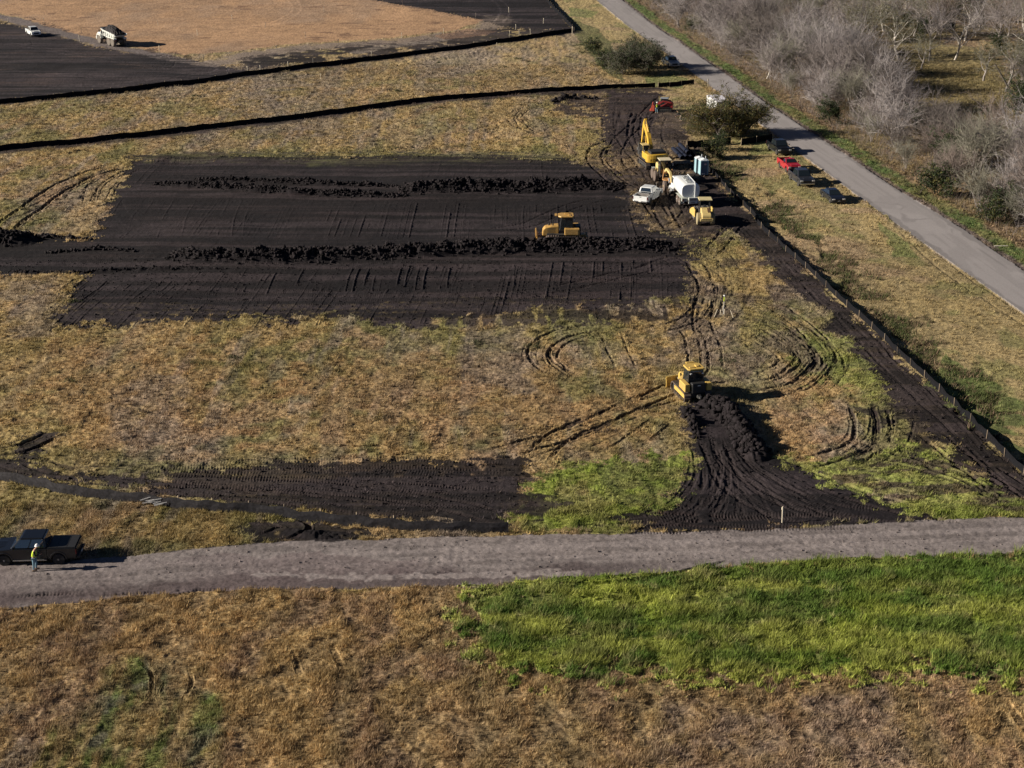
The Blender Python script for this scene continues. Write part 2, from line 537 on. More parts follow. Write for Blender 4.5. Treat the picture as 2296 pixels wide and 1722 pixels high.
for q in ([(1395, 165), (1450, 160), (1490, 170), (1470, 190), (1400, 188)], [(1620, 300), (1690, 305), (1690, 325), (1620, 335)], [(1230, 15), (1290, 25), (1280, 40), (1230, 35)], [(1900, 480), (1960, 520), (1990, 560), (1930, 560)]):
    m = inpoly(q); mixc(m, C3(.13, .17, .055), .65)

# woods side of the tarred road
wood = inpoly(ROADR + [(1330, -150), (3400, -150), (3400, 1072)])
mixc(wood, C3(.225, .16, .105))
mixc(wood * sstep(.48, .62, nB), C3(.17, .145, .075), .85)
mixc(wood * sstep(.5, .62, nS), C3(.26, .19, .10), .7)
clr = inpoly([(1880, 90), (2000, 92), (2110, 100), (2160, 130), (2200, 200), (2330, 235), (2330, 330), (2200, 300), (2100, 275), (2000, 235), (1900, 180)])
mixc(clr, C3(.20, .165, .075), .85)
er, _ = dline(ROADR[::-1], 14)
er = np.where(er > 1e8, 99, er)
sgn_in = inpoly(ROADR + [(1330, -150), (3400, -150), (3400, 1072)], False)
er = np.where(sgn_in, np.abs(er), 99)
mixc(sstep(3.9, 3.0, er + (nG - .5) * 2.0) * sstep(.5, .9, er), C3(.085, .125, .04))
mixc(sstep(3.9, 3.0, er + (nG - .5) * 2.0) * sstep(.5, .9, er) * sstep(.5, .62, nS), C3(.14, .135, .055), .8)
mixc(sstep(1.0, .6, er + (nG - .5) * .5), C3(.125, .10, .095))
Z -= .3 * sstep(3.0, 6.0, er) * (er < 90)

# bare black soil of the strip being graded
MAIN = [(285, 352), (420, 343), (700, 338), (1000, 338), (1200, 345), (1270, 352), (1312, 378), (1350, 402), (1375, 450), (1410, 500), (1470, 516), (1500, 560), (1490, 640), (1380, 660), (1180, 668), (1000, 690), (880, 704), (790, 696), (700, 682), (500, 688), (340, 692), (250, 704), (105, 712), (172, 590), (-120, 590), (-120, 498), (60, 510), (197, 513), (240, 430), (262, 385)]
fing = (vnoise(X / .62, Y * .0 + 3, 90) - .45) * 14
sv_ = (qx.copy(), qy.copy()); qy += np.where(qy > 640, fing * sstep(660, 690, qy + 15), 0)
soil = inpoly(MAIN, jit=1.1)
qx, qy = sv_
soilf = soil.astype(np.float32)
soilc = SOIL * (1 - sstep(.45, .65, nB)[:, None]) + SOILB * sstep(.45, .65, nB)[:, None]
mixc(soil, soilc[soil.nonzero()[0]] if False else SOIL)
mixc(soilf * sstep(.40, .62, nB), SOILB, .8)
br = inpoly([(900, 545), (1480, 540), (1490, 650), (1180, 665), (900, 690)]); mixc(br * soilf, C3(.036, .024, .024), .6)
fade = inpoly([(100, 655), (800, 655), (960, 640), (1490, 640), (1500, 690), (900, 720), (100, 730)])
mixc(fade * soilf * sstep(.56, .62, nF), C3(.17, .13, .06), .55)
SO = [soilf.copy()]

# other bare areas
def bare(pts, k=1, c=SOIL, thr=None, mess=None):
    m = inpoly(pts, jit=.8).astype(np.float32)
    if thr is not None: m = m * sstep(thr, thr + .07, mess if mess is not None else (nG * .5 + nS * .5))
    mixc(m, c, k); SO[0] = np.maximum(SO[0], m * k)
    return m


bare([(-150, 55), (0, 48), (90, 66), (200, 100), (330, 118), (450, 136), (535, 150), (560, 158), (240, 196), (0, 221), (-150, 236)], 1, SOIL * 1.15)
bare([(535, 150), (520, 128), (600, 112), (760, 96), (900, 86), (1000, 72), (1060, 62), (1100, 62), (1238, 62), (1180, 78), (760, 128)], .9, SOIL * 1.1, .36)
bare([(760, -60), (800, 0), (890, 18), (1000, 34), (1046, 46), (1100, 60), (1238, 66), (1215, 30), (1180, 0), (1140, -60)], 1, SOIL * 1.2)
fb = inpoly([(-300, 30), (0, 40), (200, 95), (450, 136), (540, 152), (300, 190), (0, 224), (-300, 250)]).astype(np.float32)
fs1 = fbm(X * .10 + Y * .03, Y * .35, 1.6, 3, 86)
mixc(fb * sstep(.50, .66, fs1), C3(.060, .048, .050), .6); mixc(fb * sstep(.60, .74, fbm(X * .2, Y * .5, 2.5, 3, 87)), C3(.095, .065, .055), .5)
mixc(fb * sstep(.5, .38, fs1), C3(.010, .009, .010), .6)
fr_ = inpoly([(500, 130), (760, 96), (1000, 66), (1238, 62), (1190, 0), (800, -40), (1000, 34), (1060, 62), (760, 130)]).astype(np.float32)
mixc(fr_ * sstep(.52, .68, fs1), C3(.07, .055, .053), .5)
clay = inpoly([(-400, -60), (-400, 30), (0, 26), (85, 52), (192, 82), (272, 98), (396, 120), (509, 110), (623, 96), (849, 80), (980, 66), (1036, 48), (1046, 42), (962, 28), (870, 10), (792, -2), (740, -60)])
mixc(clay, CLAY)
mixc(clay * sstep(.40, .75, fbm(X * .6, Y * .3, 7, 4, 81)), C3(.32, .22, .15), .8)
mixc(clay * sstep(.50, .70, fbm(X * .35, Y * 1.2, 2.5, 3, 84)), C3(.30, .185, .11), .5)
mixc(clay * sstep(.70, .76, fbm(X * .45, Y * .8, 2.2, 3, 83)), C3(.17, .10, .065), .7)
hd, _ = dline([(-120, 22), (0, 36), (90, 60), (192, 88), (272, 106), (396, 131), (450, 140)], 6)
m = sstep(2.6, 1.6, np.abs(hd) + (nG - .5) * 2); mixc(m, C3(.155, .13, .125)); haul = m
hd, _ = dline([(450, 138), (560, 118), (700, 100), (850, 90), (960, 78), (1020, 68), (1075, 50), (1070, 38)], 8)
m = sstep(4.5, 2.2, np.abs(hd) + (nG - .5) * 5); mixc(m, C3(.22, .175, .145), .9); haul = np.maximum(haul, m)
hd, _ = dline([(770, 112), (840, 100), (900, 92), (960, 84)], 5)
mixc(sstep(2.2, 1.0, np.abs(hd) + (nG - .5) * 3), C3(.24, .20, .17), .9)
mixc(inpoly([(940, 76), (1010, 62), (1075, 68), (1040, 78), (960, 84)]), C3(.28, .17, .11), .7)

YARD = [(1190, 212), (1300, 196), (1420, 192), (1450, 225), (1500, 250), (1490, 300), (1540, 330), (1570, 390), (1620, 450), (1600, 500), (1520, 520), (1500, 560), (1470, 516), (1410, 500), (1375, 450), (1350, 402), (1312, 378), (1270, 352), (1300, 300), (1290, 250)]
bare([(930, 660), (1180, 655), (1500, 640), (1500, 690), (1300, 700), (1000, 712), (880, 715)], .75, SOILB, .40, fbm(X * 1.6, Y * .3, 1.0, 2, 91))
bare([(270, 332), (600, 326), (900, 328), (1180, 332), (1290, 352), (1150, 356), (700, 350), (420, 356), (285, 364)], .85, SOILB * 1.2, .44, fbm(X * .25, Y * 1.5, 1.2, 3, 92))
mixc(patch([(250, 320), (1250, 320), (1250, 356), (250, 356)]), C3(.14, .14, .055), .55)
bare([(0, 20), (150, 70), (300, 108), (420, 132), (400, 118), (270, 92), (180, 72), (60, 36)], .8, C3(.10, .065, .05), .50)
yard = inpoly(YARD, jit=2).astype(np.float32)
mixc(yard, MUD, .85); mixc(yard * sstep(.52, .60, nG * .5 + nS * .5), C3(.24, .175, .10), .75); mixc(yard * sstep(.5, .6, nB), SOILB * 1.2, .8)
SO[0] = np.maximum(SO[0], yard * .75 * (1 - sstep(.52, .60, nG * .5 + nS * .5)))
bare([(1310, 200), (1420, 195), (1440, 230), (1400, 290), (1330, 330), (1300, 300)], .9, SOILB * 1.15)
STRIP = [(1440, 395), (1541, 385), (1600, 440), (1650, 480), (1700, 535), (1771, 608), (1800, 640), (1920, 745), (2100, 905), (2212, 1006), (2330, 1100), (2330, 1180), (2206, 1088), (2096, 1010), (2021, 945), (1960, 890), (1916, 850), (1831, 748), (1765, 670), (1696, 608), (1600, 520), (1520, 470)]
bare(STRIP, .95, SOILB * .9, .12)
mid = inpoly([(1480, 640), (1490, 540), (1600, 500), (1700, 600), (1760, 680), (1700, 700), (1600, 680), (1560, 740), (1450, 700)]).astype(np.float32)
mixc(mid * sstep(.47, .56, nG * .5 + nS * .5), MUD * 1.1, .7)
mixc(inpoly([(1360, 680), (1700, 690), (1800, 800), (1600, 830), (1350, 800)]) * sstep(.44, .56, nS), C3(.175, .135, .105), .7)
bare([(1862, 870), (1905, 862), (1990, 900), (2060, 965), (2000, 1000), (1920, 930), (1880, 930)], .8, SOILB, .46)
WEDGE = [(1470, 872), (1530, 862), (1560, 858), (1592, 870), (1614, 895), (1632, 930), (1672, 976), (1720, 1012), (1800, 1056), (1900, 1088), (2022, 1110), (2010, 1124), (1850, 1134), (1700, 1140), (1500, 1148), (1380, 1150), (1370, 1140), (1440, 1100), (1482, 1060), (1499, 1012), (1502, 960), (1482, 912)]
wedge = bare(WEDGE, 1, SOIL)
bare([(1330, 1108), (1440, 1092), (1440, 1150), (1100, 1156), (1106, 1146), (1250, 1142)], .9, SOIL * 1.1, .46, fbm(X * .35, Y, 1.3, 2, 88))
bare([(1140, 1060), (1270, 1080), (1262, 1092), (1190, 1112), (1110, 1140), (1104, 1100)], .9, SOILB, .44)
bare([(-200, 985), (0, 985), (60, 988), (150, 1034), (350, 1045), (500, 1062), (700, 1076), (880, 1098), (1100, 1105), (1100, 1150), (700, 1112), (400, 1075), (200, 1052), (0, 1030), (-200, 1000)], .95, SOIL * 1.1, .10)
bare([(360, 1010), (600, 1002), (900, 994), (1140, 992), (1148, 1030), (1110, 1062), (1180, 1080), (1100, 1115), (880, 1100), (700, 1080), (500, 1064), (380, 1050)], .88, SOILB, .18)
bare([(560, 1040), (1000, 1010), (1130, 1030), (1100, 1115), (880, 1100), (700, 1085)], .9, SOIL * 1.1, .12)
mixc(patch([(60, 1100), (540, 1120), (520, 1180), (80, 1190)]), C3(.36, .25, .11), .6)
bare([(560, 1130), (600, 1118), (720, 1128), (830, 1135), (800, 1165), (600, 1180), (520, 1172)], .95, SOIL, .36)
bare([(30, 950), (90, 928), (135, 936), (90, 965), (120, 1000), (60, 990)], .9, SOIL, .40)
bare([(200, 500), (262, 430), (300, 360), (250, 352), (200, 380), (170, 430)], .0, SOIL)
bare([(1190, 205), (1260, 200), (1320, 225), (1290, 260), (1200, 240)], .8, SOILB, .50)
# soil smeared below the dirt fence line in the far field
bd, _ = dline([(-60, 333), (300, 296), (600, 262), (900, 222), (1200, 200), (1420, 194)], 10)
m = ((bd < 8) & (bd > -8)); m = sstep(3.2, .6, np.abs(bd) + (nG - .5) * 3.2); mixc(m, SOILB * 1.2, .9); SO[0] = np.maximum(SO[0], m * .8)
bd, _ = dline([(-60, 228), (240, 199), (560, 160), (760, 134), (1000, 102), (1238, 68)], 10)
m = sstep(3.0, .6, np.abs(bd) + (nG - .5) * 3); mixc(m, SOIL, .9); SO[0] = np.maximum(SO[0], m)

# roads
GTOP = [(-300, 1222), (0, 1216), (130, 1212), (300, 1196), (560, 1174), (700, 1166), (900, 1162), (1100, 1158), (1380, 1150), (1700, 1140), (1850, 1132), (2010, 1122), (2212, 1114), (2500, 1100)]
GBOT = [(2500, 1178), (2212, 1194), (1950, 1200), (1700, 1212), (1400, 1240), (1000, 1264), (600, 1273), (340, 1284), (170, 1300), (0, 1312), (-300, 1340)]
sx_, sy_ = qx, qy
qx = px + (qx - px) * .35; qy = py + (qy - py) * .35
gravel = inpoly(GTOP + GBOT)
qx, qy = sx_, sy_
mixc(gravel, GRAV)
gr1 = fbm(X * .25, Y * 1.3, 1.2, 3, 95)
mixc(gravel * sstep(.5, .66, gr1), GRAV * .72, .8)
mixc(gravel * sstep(.60, .7, nF), GRAV * .6, .5)
gd, _ = dline([(-200, 1322), (0, 1298), (200, 1282), (400, 1268), (650, 1258), (900, 1254), (1100, 1244), (1300, 1232), (1500, 1220)], 3)
mixc(gravel * sstep(1.9, .5, np.abs(gd) + (nG - .5) * 2.2) * sstep(1650, 1150, px), C3(.085, .066, .068), .85)
for gq in ([(-100, 1248), (300, 1222), (900, 1190), (1500, 1170), (2300, 1138)], [(-100, 1268), (300, 1245), (900, 1212), (1500, 1190), (2300, 1158)]):
    g_, _ = dline(gq, 2); mixc(gravel * sstep(.55, .15, np.abs(g_) + (nF - .5) * .5), GRAV * 1.18, .7)
mixc(gravel * inpoly([(-300, 1200), (200, 1212), (700, 1190), (1100, 1230), (700, 1262), (-300, 1345)]) * sstep(.3, .6, nB), GRAV2 * 1.35, .55)
gd2, _ = dline([(560, 1240), (760, 1246), (1000, 1243), (1250, 1236)], 2)
mixc(gravel * sstep(.5, .2, np.abs(gd2) + (nF - .5) * 1.2), GRAV * 1.25, .8)
asph = inpoly(ROADL + ROADR, False)
mixc(asph, ASPH)
ys_ = np.linspace(-30, 940, 30)
ed, er_run = dline([((np.interp(q, RL[:, 1], RL[:, 0]) + np.interp(q, RR[:, 1], RR[:, 0])) / 2, q) for q in ys_], 5)
ak = np.abs(np.clip(ed, -9, 9))
mixc(asph * sstep(.45, .1, np.abs(ak - 1.0)) * sstep(.3, .6, fbm(X, Y * .08, 1, 2, 99)), ASPH * .86, .8)
mixc(asph * sstep(.10, .02, np.abs(ed + .15 + (nB - .5) * .6)), ASPH * .72, .6)
mixc(asph * sstep(.5, .62, nB), ASPH * 1.07, .8)
mixc(asph * sstep(.25, .0, 2.75 - ak + (nG - .5) * .9), ASPH * .62, .7)
mixc(asph * sstep(.05, .0, np.abs(fbm(X, Y * .5, 3.5, 3, 98) - .5)) * sstep(.5, .6, nB), ASPH * .6, .55)
mixc(asph * sstep(.60, .66, fbm(X, Y * .25, 2.2, 2, 94)), ASPH * .88, .7)
mixc(asph * sstep(.25, .05, np.abs(ed + 1.9)) * sstep(.55, .7, fbm(X, Y * .2, 2, 2, 97)), ASPH * .6, .6)
roadm = (gravel | asph).astype(np.float32)
SO[0] *= (1 - roadm)
SOILM = np.clip(SO[0], 0, 1)
Z *= (1 - roadm)

# ---- relief
grassy = np.clip(1 - SOILM - roadm - haul - clay, 0, 1)
GH = GH * grassy
nf1 = fbm(X, Y, .9, 3, 110); nf2 = fbm(X, Y, .33, 2, 120)
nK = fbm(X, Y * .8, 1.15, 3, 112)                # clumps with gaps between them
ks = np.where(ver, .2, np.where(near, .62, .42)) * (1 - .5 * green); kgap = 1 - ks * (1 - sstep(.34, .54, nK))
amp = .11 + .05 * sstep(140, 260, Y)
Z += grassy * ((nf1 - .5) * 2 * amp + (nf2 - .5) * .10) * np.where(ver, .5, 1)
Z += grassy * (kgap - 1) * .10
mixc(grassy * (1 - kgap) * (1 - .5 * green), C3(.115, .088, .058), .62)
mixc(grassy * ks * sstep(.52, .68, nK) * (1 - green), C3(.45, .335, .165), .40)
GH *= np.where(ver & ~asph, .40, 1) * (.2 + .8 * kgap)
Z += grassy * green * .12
Z += SOILM * ((nf1 - .5) * .06 + (nf2 - .5) * .05)
Z += yard * SOILM * (fbm(X, Y, 1.4, 3, 130) - .5) * .30
Z += roadm * gravel * ((nf2 - .5) * .05 + (gr1 - .5) * .06)
Z += (nB - .5) * .5 * (1 - roadm) * sstep(60, 120, Y)
Z -= .05 * soilf
# blade-edge ribs left across the graded strips (run away from the camera)
def ribs(pts, sp, hgt, off, slant=0.0):
    m = inpoly(pts).astype(np.float32)
    u = (X + slant * Y) / sp + (fbm(X * .2, Y, 14, 2, off) - .5) * .9
    f = u - np.floor(u); k = vnoise(np.floor(u), u * 0, off); o = vnoise(np.floor(u), u * 0, off + 9) * .5 + .25
    r = np.exp(-((f - o) / (.03 + .03 * k)) ** 2) * sstep(.2, .9, k)
    return m * r * hgt * sstep(.38, .6, fbm(X * 3, Y * .5, 4, 2, off + 3))
rb = ribs([(460, 586), (1180, 572), (1160, 618), (460, 630)], .9, .13, 140) + ribs([(120, 600), (900, 625), (860, 700), (110, 712)], 1.0, .14, 150, -.10) \
   + ribs([(700, 440), (1370, 440), (1400, 510), (700, 510)], .9, .10, 160) + ribs([(940, 572), (1480, 560), (1480, 640), (930, 660)], 1.1, .10, 170, -.12) \
   + ribs([(290, 345), (1200, 345), (1280, 395), (290, 400)], 1.2, .05, 175) + ribs([(220, 430), (700, 430), (700, 512), (200, 512)], 1.4, .05, 178, .1) \
   + ribs([(1120, 670), (1480, 650), (1440, 690), (1100, 700)], 1.0, .08, 172)
rb = rb + ribs([(110, 600), (1490, 560), (1490, 650), (860, 700), (105, 712)], .55, .07, 152, -.08) + ribs([(220, 430), (1370, 440), (1400, 512), (197, 512)], .5, .06, 163)
Z += rb; mixc(np.clip(rb * 8, 0, 1) * SOILM, C3(.058, .046, .048), .55)
# alternating passes of the blade: soil tone differs slightly
ps = sstep(.42, .58, vnoise(np.floor((X - .12 * Y) / 2.9 + (nB - .5) * .3), X * 0, 182))
mixc(soilf * ps, C3(.032, .024, .025), .5)
bnd = fbm(X * .035, Y + X * .02, 1.5, 3, 184)
mixc(SOILM * sstep(.48, .60, bnd), C3(.046, .036, .040), .6)
mixc(SOILM * sstep(.50, .40, bnd), C3(.0075, .0063, .0075), .75)
mixc(soilf * sstep(.5, .7, fbm(X * .5, Y * 1.5, 2.0, 3, 183)), C3(.012, .010, .0115), .6)

# windrows of pushed soil
WIND = {
 'a': ([(860, 410), (980, 408), (1100, 406), (1200, 402), (1290, 400), (1345, 404)], .85, 2.5),
 'b': ([(375, 548), (440, 556), (560, 556), (700, 553), (850, 546), (1000, 538), (1150, 533), (1300, 532), (1400, 532), (1465, 536)], .80, 2.3),
 'c': ([(1538, 868), (1570, 890), (1592, 925), (1612, 955), (1640, 985)], .6, 1.1),
 'd': ([(1480, 885), (1494, 920), (1506, 950)], .4, .5),
 'e': ([(330, 398), (520, 410), (700, 420), (880, 424)], .50, 1.1),
 'f': ([(420, 388), (560, 392), (700, 398), (860, 402)], .45, .9),
 'g': ([(-60, 522), (0, 518), (45, 520)], .9, 2.2),
 'h': ([(40, 512), (120, 513), (200, 516)], .35, .6),
 'i': ([(0, 586), (150, 586), (330, 580), (490, 582)], .25, .5),
 'j': ([(90, 545), (200, 540), (300, 543)], .25, .6),
 'k': ([(1190, 222), (1230, 212), (1290, 214)], .5, 1.0),
 'l': ([(600, 1150), (680, 1158), (780, 1160)], .35, .8),
}
wlines = {}
clump = sstep(.25, .8, fbm(X, Y, 1.3, 4, 190))
for k, (pts, h, wdt) in WIND.items():
    d_, r_ = dline(pts, wdt * 2.4, 1.1)
    a = np.abs(d_) / wdt
    tot = r_.max()
    e = sstep(0, 3, r_) * sstep(0, 4, tot - r_) if k not in 'gc' else 1
    prof = np.clip(1 - a * a, 0, 1) ** 1.2 * e * (.75 + .5 * fbm(X, Y, 2.5, 2, 195))
    Z += prof * h * (.6 + .8 * clump) + prof * (nf2 - .5) * .25
    m = (prof > .05).astype(np.float32)
    mixc(m, SOIL * .85, .9); SOILM = np.maximum(SOILM, m); GH *= (1 - m)
    wlines[k] = (pts, h, wdt)

# wheel ruts and crawler tracks: (points in 2212 px, gauge m or 0, width m, depth m, darkness, cleats)
TR = [
 ([(0, 500), (60, 455), (120, 410), (190, 376), (260, 358)], 2.6, .55, .22, .95, 0),
 ([(20, 470), (60, 455), (150, 405), (230, 370), (270, 356)], 1.2, .3, .1, .5, 0),
 ([(190, 440), (200, 400), (240, 375), (290, 360)], 1.5, .3, .08, .6, 0),
 ([(245, 430), (262, 462), (300, 485), (420, 494), (700, 500), (1150, 492)], 1.9, .16, .01, -.7, 0),
 ([(1330, 300), (1290, 320), (1285, 345), (1310, 375), (1345, 400), (1400, 430), (1430, 470)], 2.1, .4, .14, .7, 1),
 ([(1400, 250), (1350, 290), (1330, 320), (1330, 350), (1370, 385)], 2.2, .4, .12, .6, 1),
 ([(1180, 290), (1120, 268), (1110, 245), (1180, 225), (1260, 222)], 1.9, .35, .12, .8, 0),
 ([(1200, 300), (1140, 280), (1120, 250), (1150, 232), (1230, 215)], 1.2, .3, .10, .7, 0),
 ([(900, 290), (1000, 283), (1150, 262), (1250, 255)], 1.8, .3, .08, .6, 0),
 ([(800, 330), (860, 315), (1010, 305), (1180, 318), (1260, 310)], 1.8, .3, .08, .5, 0),
 ([(1490, 820), (1360, 878), (1240, 930), (1120, 968), (1040, 985)], 2.0, .45, .13, .85, 1),
 ([(1470, 850), (1330, 890), (1210, 940), (1150, 1000)], 2.0, .4, .11, .8, 1),
 ([(1440, 900), (1380, 945), (1320, 980)], 1.9, .35, .09, .6, 0),
 ([(1300, 710), (1210, 722), (1165, 752), (1175, 785), (1220, 812)], 2.0, .35, .12, .8, 0),
 ([(1330, 716), (1240, 730), (1195, 758), (1205, 790), (1250, 815)], .9, .3, .10, .7, 0),
 ([(1320, 718), (1330, 750), (1355, 800)], 1.9, .25, .08, .7, 0),
 ([(1500, 560), (1525, 620), (1510, 670), (1460, 700), (1380, 712)], 1.8, .35, .10, .7, 0),
 ([(1480, 700), (1500, 730), (1510, 790), (1490, 812)], 1.9, .3, .10, .7, 0),
 ([(1520, 640), (1518, 700), (1535, 750), (1540, 800)], 1.9, .3, .08, .6, 0),
 ([(1560, 700), (1640, 700), (1720, 740), (1740, 780), (1690, 820), (1600, 828), (1540, 815)], 2.0, .35, .1, .6, 0),
 ([(1610, 670), (1690, 690), (1770, 745), (1775, 790), (1720, 835), (1620, 850)], 2.0, .35, .1, .6, 0),
 ([(1640, 640), (1720, 690), (1790, 760), (1800, 800)], 1.9, .3, .1, .5, 0),
 ([(1860, 870), (1870, 920), (1860, 960), (1800, 985), (1720, 1005)], 1.9, .4, .12, .8, 0),
 ([(1900, 880), (1905, 930), (1890, 970), (1820, 1000)], 1.2, .35, .1, .7, 0),
 ([(1700, 1010), (1820, 1060), (1960, 1100), (2100, 1118)], 1.9, .45, .1, .4, 1),
 ([(1560, 960), (1600, 1010), (1680, 1060), (1800, 1100), (1950, 1118)], 1.9, .45, .05, .3, 1),
 ([(1540, 950), (1560, 1010), (1600, 1060), (1700, 1110), (1850, 1125)], 1.9, .45, .05, .3, 1),
 ([(1520, 960), (1530, 1020), (1500, 1080), (1430, 1120), (1300, 1140)], 1.9, .45, .05, .3, 1),
 ([(1545, 1000), (1545, 1050), (1510, 1100), (1440, 1135)], 1.9, .45, .05, .3, 1),
 ([(1620, 1130), (1480, 1120), (1360, 1118), (1200, 1128)], 1.9, .5, .10, .6, 1),
 ([(1900, 1128), (1700, 1128), (1500, 1136), (1340, 1138)], 1.9, .5, .08, .5, 1),
 ([(-50, 560), (300, 560), (360, 565)], 1.9, .5, .05, .1, 1),
 ([(480, 574), (800, 572), (1100, 560), (1450, 548)], 1.9, .5, .05, .1, 1),
 ([(500, 640), (800, 632), (1100, 648), (1300, 650)], 1.9, .5, .05, .1, 1),
 ([(890, 655), (1050, 652), (1250, 645)], 1.9, .5, .06, .1, 1),
 ([(1180, 560), (1300, 575), (1420, 560), (1470, 545)], 1.9, .5, .05, .1, 1),
 ([(1050, 640), (1200, 625), (1350, 590), (1470, 555)], 1.9, .5, .07, .1, 1),
 ([(600, 430), (900, 434), (1200, 425)], 1.9, .45, .05, .1, 1),
 ([(300, 352), (600, 345), (900, 343), (1180, 345)], 1.9, .5, .07, .7, 1),
 ([(280, 362), (600, 358), (1100, 360), (1250, 372)], 1.6, .4, .04, .1, 0),
 ([(1150, 470), (1300, 455), (1420, 440)], 1.9, .4, .06, .1, 0),
 ([(1050, 500), (1150, 480), (1250, 440), (1330, 425)], 1.9, .4, .06, .1, 0),
 ([(300, 1002), (700, 1000), (1100, 1002)], 1.9, .45, .06, .5, 1),
 ([(0, 1000), (120, 1022), (350, 1052), (600, 1075), (900, 1105)], 1.9, .45, .1, .5, 1),
 ([(300, 1040), (600, 1045), (900, 1075), (1100, 1125)], 1.9, .45, .06, .4, 1),
 ([(-40, 975), (40, 972), (90, 950), (130, 930)], 1.6, .5, .16, .9, 0),
 ([(60, 990), (150, 1020), (380, 1010)], 1.6, .4, .10, .7, 0),
 ([(0, 1305), (90, 1298), (200, 1292)], 1.7, .45, .10, .85, 1),
 ([(190, 1287), (400, 1276), (620, 1268)], 0, .4, .10, .85, 1),
 ([(0, 1290), (300, 1262), (600, 1245), (900, 1236), (1300, 1215)], 1.8, .35, .03, .0, 0),
 ([(0, 1262), (300, 1240), (700, 1210), (1300, 1180), (2200, 1150)], 1.9, .35, .03, .0, 0),
 ([(290, 1420), (325, 1450), (325, 1490), (300, 1520)], 0, .25, .12, .45, 0),
 ([(370, 1440), (380, 1480), (350, 1530)], 1.6, .25, .07, .3, 0),
 ([(660, 1370), (690, 1440), (700, 1480)], 2.4, .4, .06, .25, 0),
 ([(960, 1350), (920, 1375), (860, 1388)], 0, .3, .12, .6, 0),
 ([(1060, 1278), (1300, 1278), (1450, 1258), (1520, 1240), (1600, 1222)], 1.8, .4, .22, .5, 0),
 ([(1020, 1290), (1250, 1302), (1420, 1290)], 0, .3, .14, .4, 0),
 ([(2030, 1212), (2212, 1205), (2330, 1200)], 0, .4, .2, .6, 0),
 ([(40, 1380), (0, 1410), (-40, 1440)], 0, .35, .14, .7, 0),
 ([(2140, 1480), (2190, 1540), (2260, 1640)], 0, .5, .12, .6, 0),
 ([(0, 255), (200, 238), (420, 208), (600, 182)], 1.8, .35, .08, .6, 0),
 ([(560, 172), (800, 150), (1000, 120), (1180, 98)], 1.8, .35, .08, .6, 0),
 ([(20, 110), (60, 98), (55, 86)], 1.6, .3, .05, .3, 0),
 ([(-50, 150), (200, 165), (400, 160), (520, 150)], 2.2, .6, .03, -1, 0), ([(-50, 190), (150, 185), (350, 172), (480, 150), (420, 130)], 2.2, .6, .03, -1, 0), ([(0, 90), (120, 110), (300, 140), (430, 150)], 2.2, .6, .03, -.8, 0), ([(1215, 30), (1150, 45), (1080, 40), (1000, 20), (900, 0)], 2.2, .7, .03, -1, 0), ([(1060, -10), (1090, 20), (1075, 50)], 2.2, .7, .03, -1, 0),
 ([(250, 128), (350, 148), (370, 128)], 1.8, .4, .05, -.5, 0),
 ([(630, 0), (640, 22), (600, 48), (540, 60)], 2.2, .5, .0, -.4, 0),
 ([(1960, 500), (2060, 590), (2150, 650), (2300, 740)], 1.8, .35, .05, .25, 0),
 ([(2000, 930), (2100, 1010), (2212, 1100)], 1.9, .4, .10, .4, 1),
 ([(1700, 560), (1850, 710), (2000, 860), (2212, 1050)], 1.9, .4, .05, .1, 1),
 ([(1600, 470), (1560, 520), (1520, 560)], 1.9, .4, .1, .5, 1),
 ([(1480, 300), (1490, 340), (1440, 400), (1430, 450), (1460, 500)], 2.1, .45, .12, .6, 1),
 ([(1500, 440), (1470, 480), (1400, 500)], 1.9, .35, .08, .5, 0),
 ([(1440, 205), (1400, 240), (1370, 280)], 1.9, .4, .1, .5, 0),
 ([(1900, 60), (1800, 100), (1740, 60)], 1.9, .4, .1, .3, 0),
 ([(560, 1170), (600, 1158), (640, 1140), (590, 1120), (575, 1112)], 1.8, .45, .14, .9, 0),
]
r3 = random.Random(9)
def lerp_tracks(A, B, n, wdt, dep, dark, cle):
    for k in range(n):
        t = (k + r3.random() * .8) / n
        TR.append(([(a[0] * (1 - t) + b[0] * t + r3.uniform(-5, 5), a[1] * (1 - t) + b[1] * t + r3.uniform(-3, 3)) for a, b in zip(A, B)], 1.9, wdt * r3.uniform(.7, 1.2), dep * r3.uniform(.5, 1.3), dark, cle))
lerp_tracks([(1500, 930), (1512, 990), (1495, 1060), (1440, 1105), (1360, 1130)], [(1600, 960), (1640, 1010), (1740, 1060), (1860, 1100), (1990, 1118)], 12, .42, .028, .1, 1)
lerp_tracks([(1360, 1112), (1480, 1108), (1600, 1120), (1750, 1120)], [(1380, 1142), (1500, 1140), (1640, 1134), (1900, 1128)], 4, .42, .04, .1, 1)
lerp_tracks([(0, 530), (300, 528), (700, 520), (1100, 508)], [(0, 575), (300, 575), (700, 590), (1100, 575)], 4, .42, .03, .05, 1)
lerp_tracks([(300, 440), (700, 445), (1000, 440), (1300, 430)], [(260, 500), (700, 500), (1000, 505), (1350, 495)], 4, .42, .025, .05, 1)
lerp_tracks([(400, 625), (800, 628), (1100, 615), (1450, 590)], [(300, 670), (800, 665), (1100, 655), (1470, 640)], 4, .42, .03, .05, 1)
lerp_tracks([(320, 350), (700, 345), (1000, 350), (1220, 360)], [(320, 380), (700, 385), (1000, 385), (1280, 385)], 3, .42, .03, .05, 1)
lerp_tracks([(380, 1005), (600, 1000), (900, 1000), (1130, 998)], [(200, 1045), (450, 1060), (750, 1085), (1080, 1130)], 6, .42, .035, .15, 1)
lerp_tracks([(1560, 480), (1700, 600), (1850, 735), (2100, 960)], [(1620, 480), (1760, 600), (1910, 735), (2190, 1000)], 3, .35, .03, .10, 1)
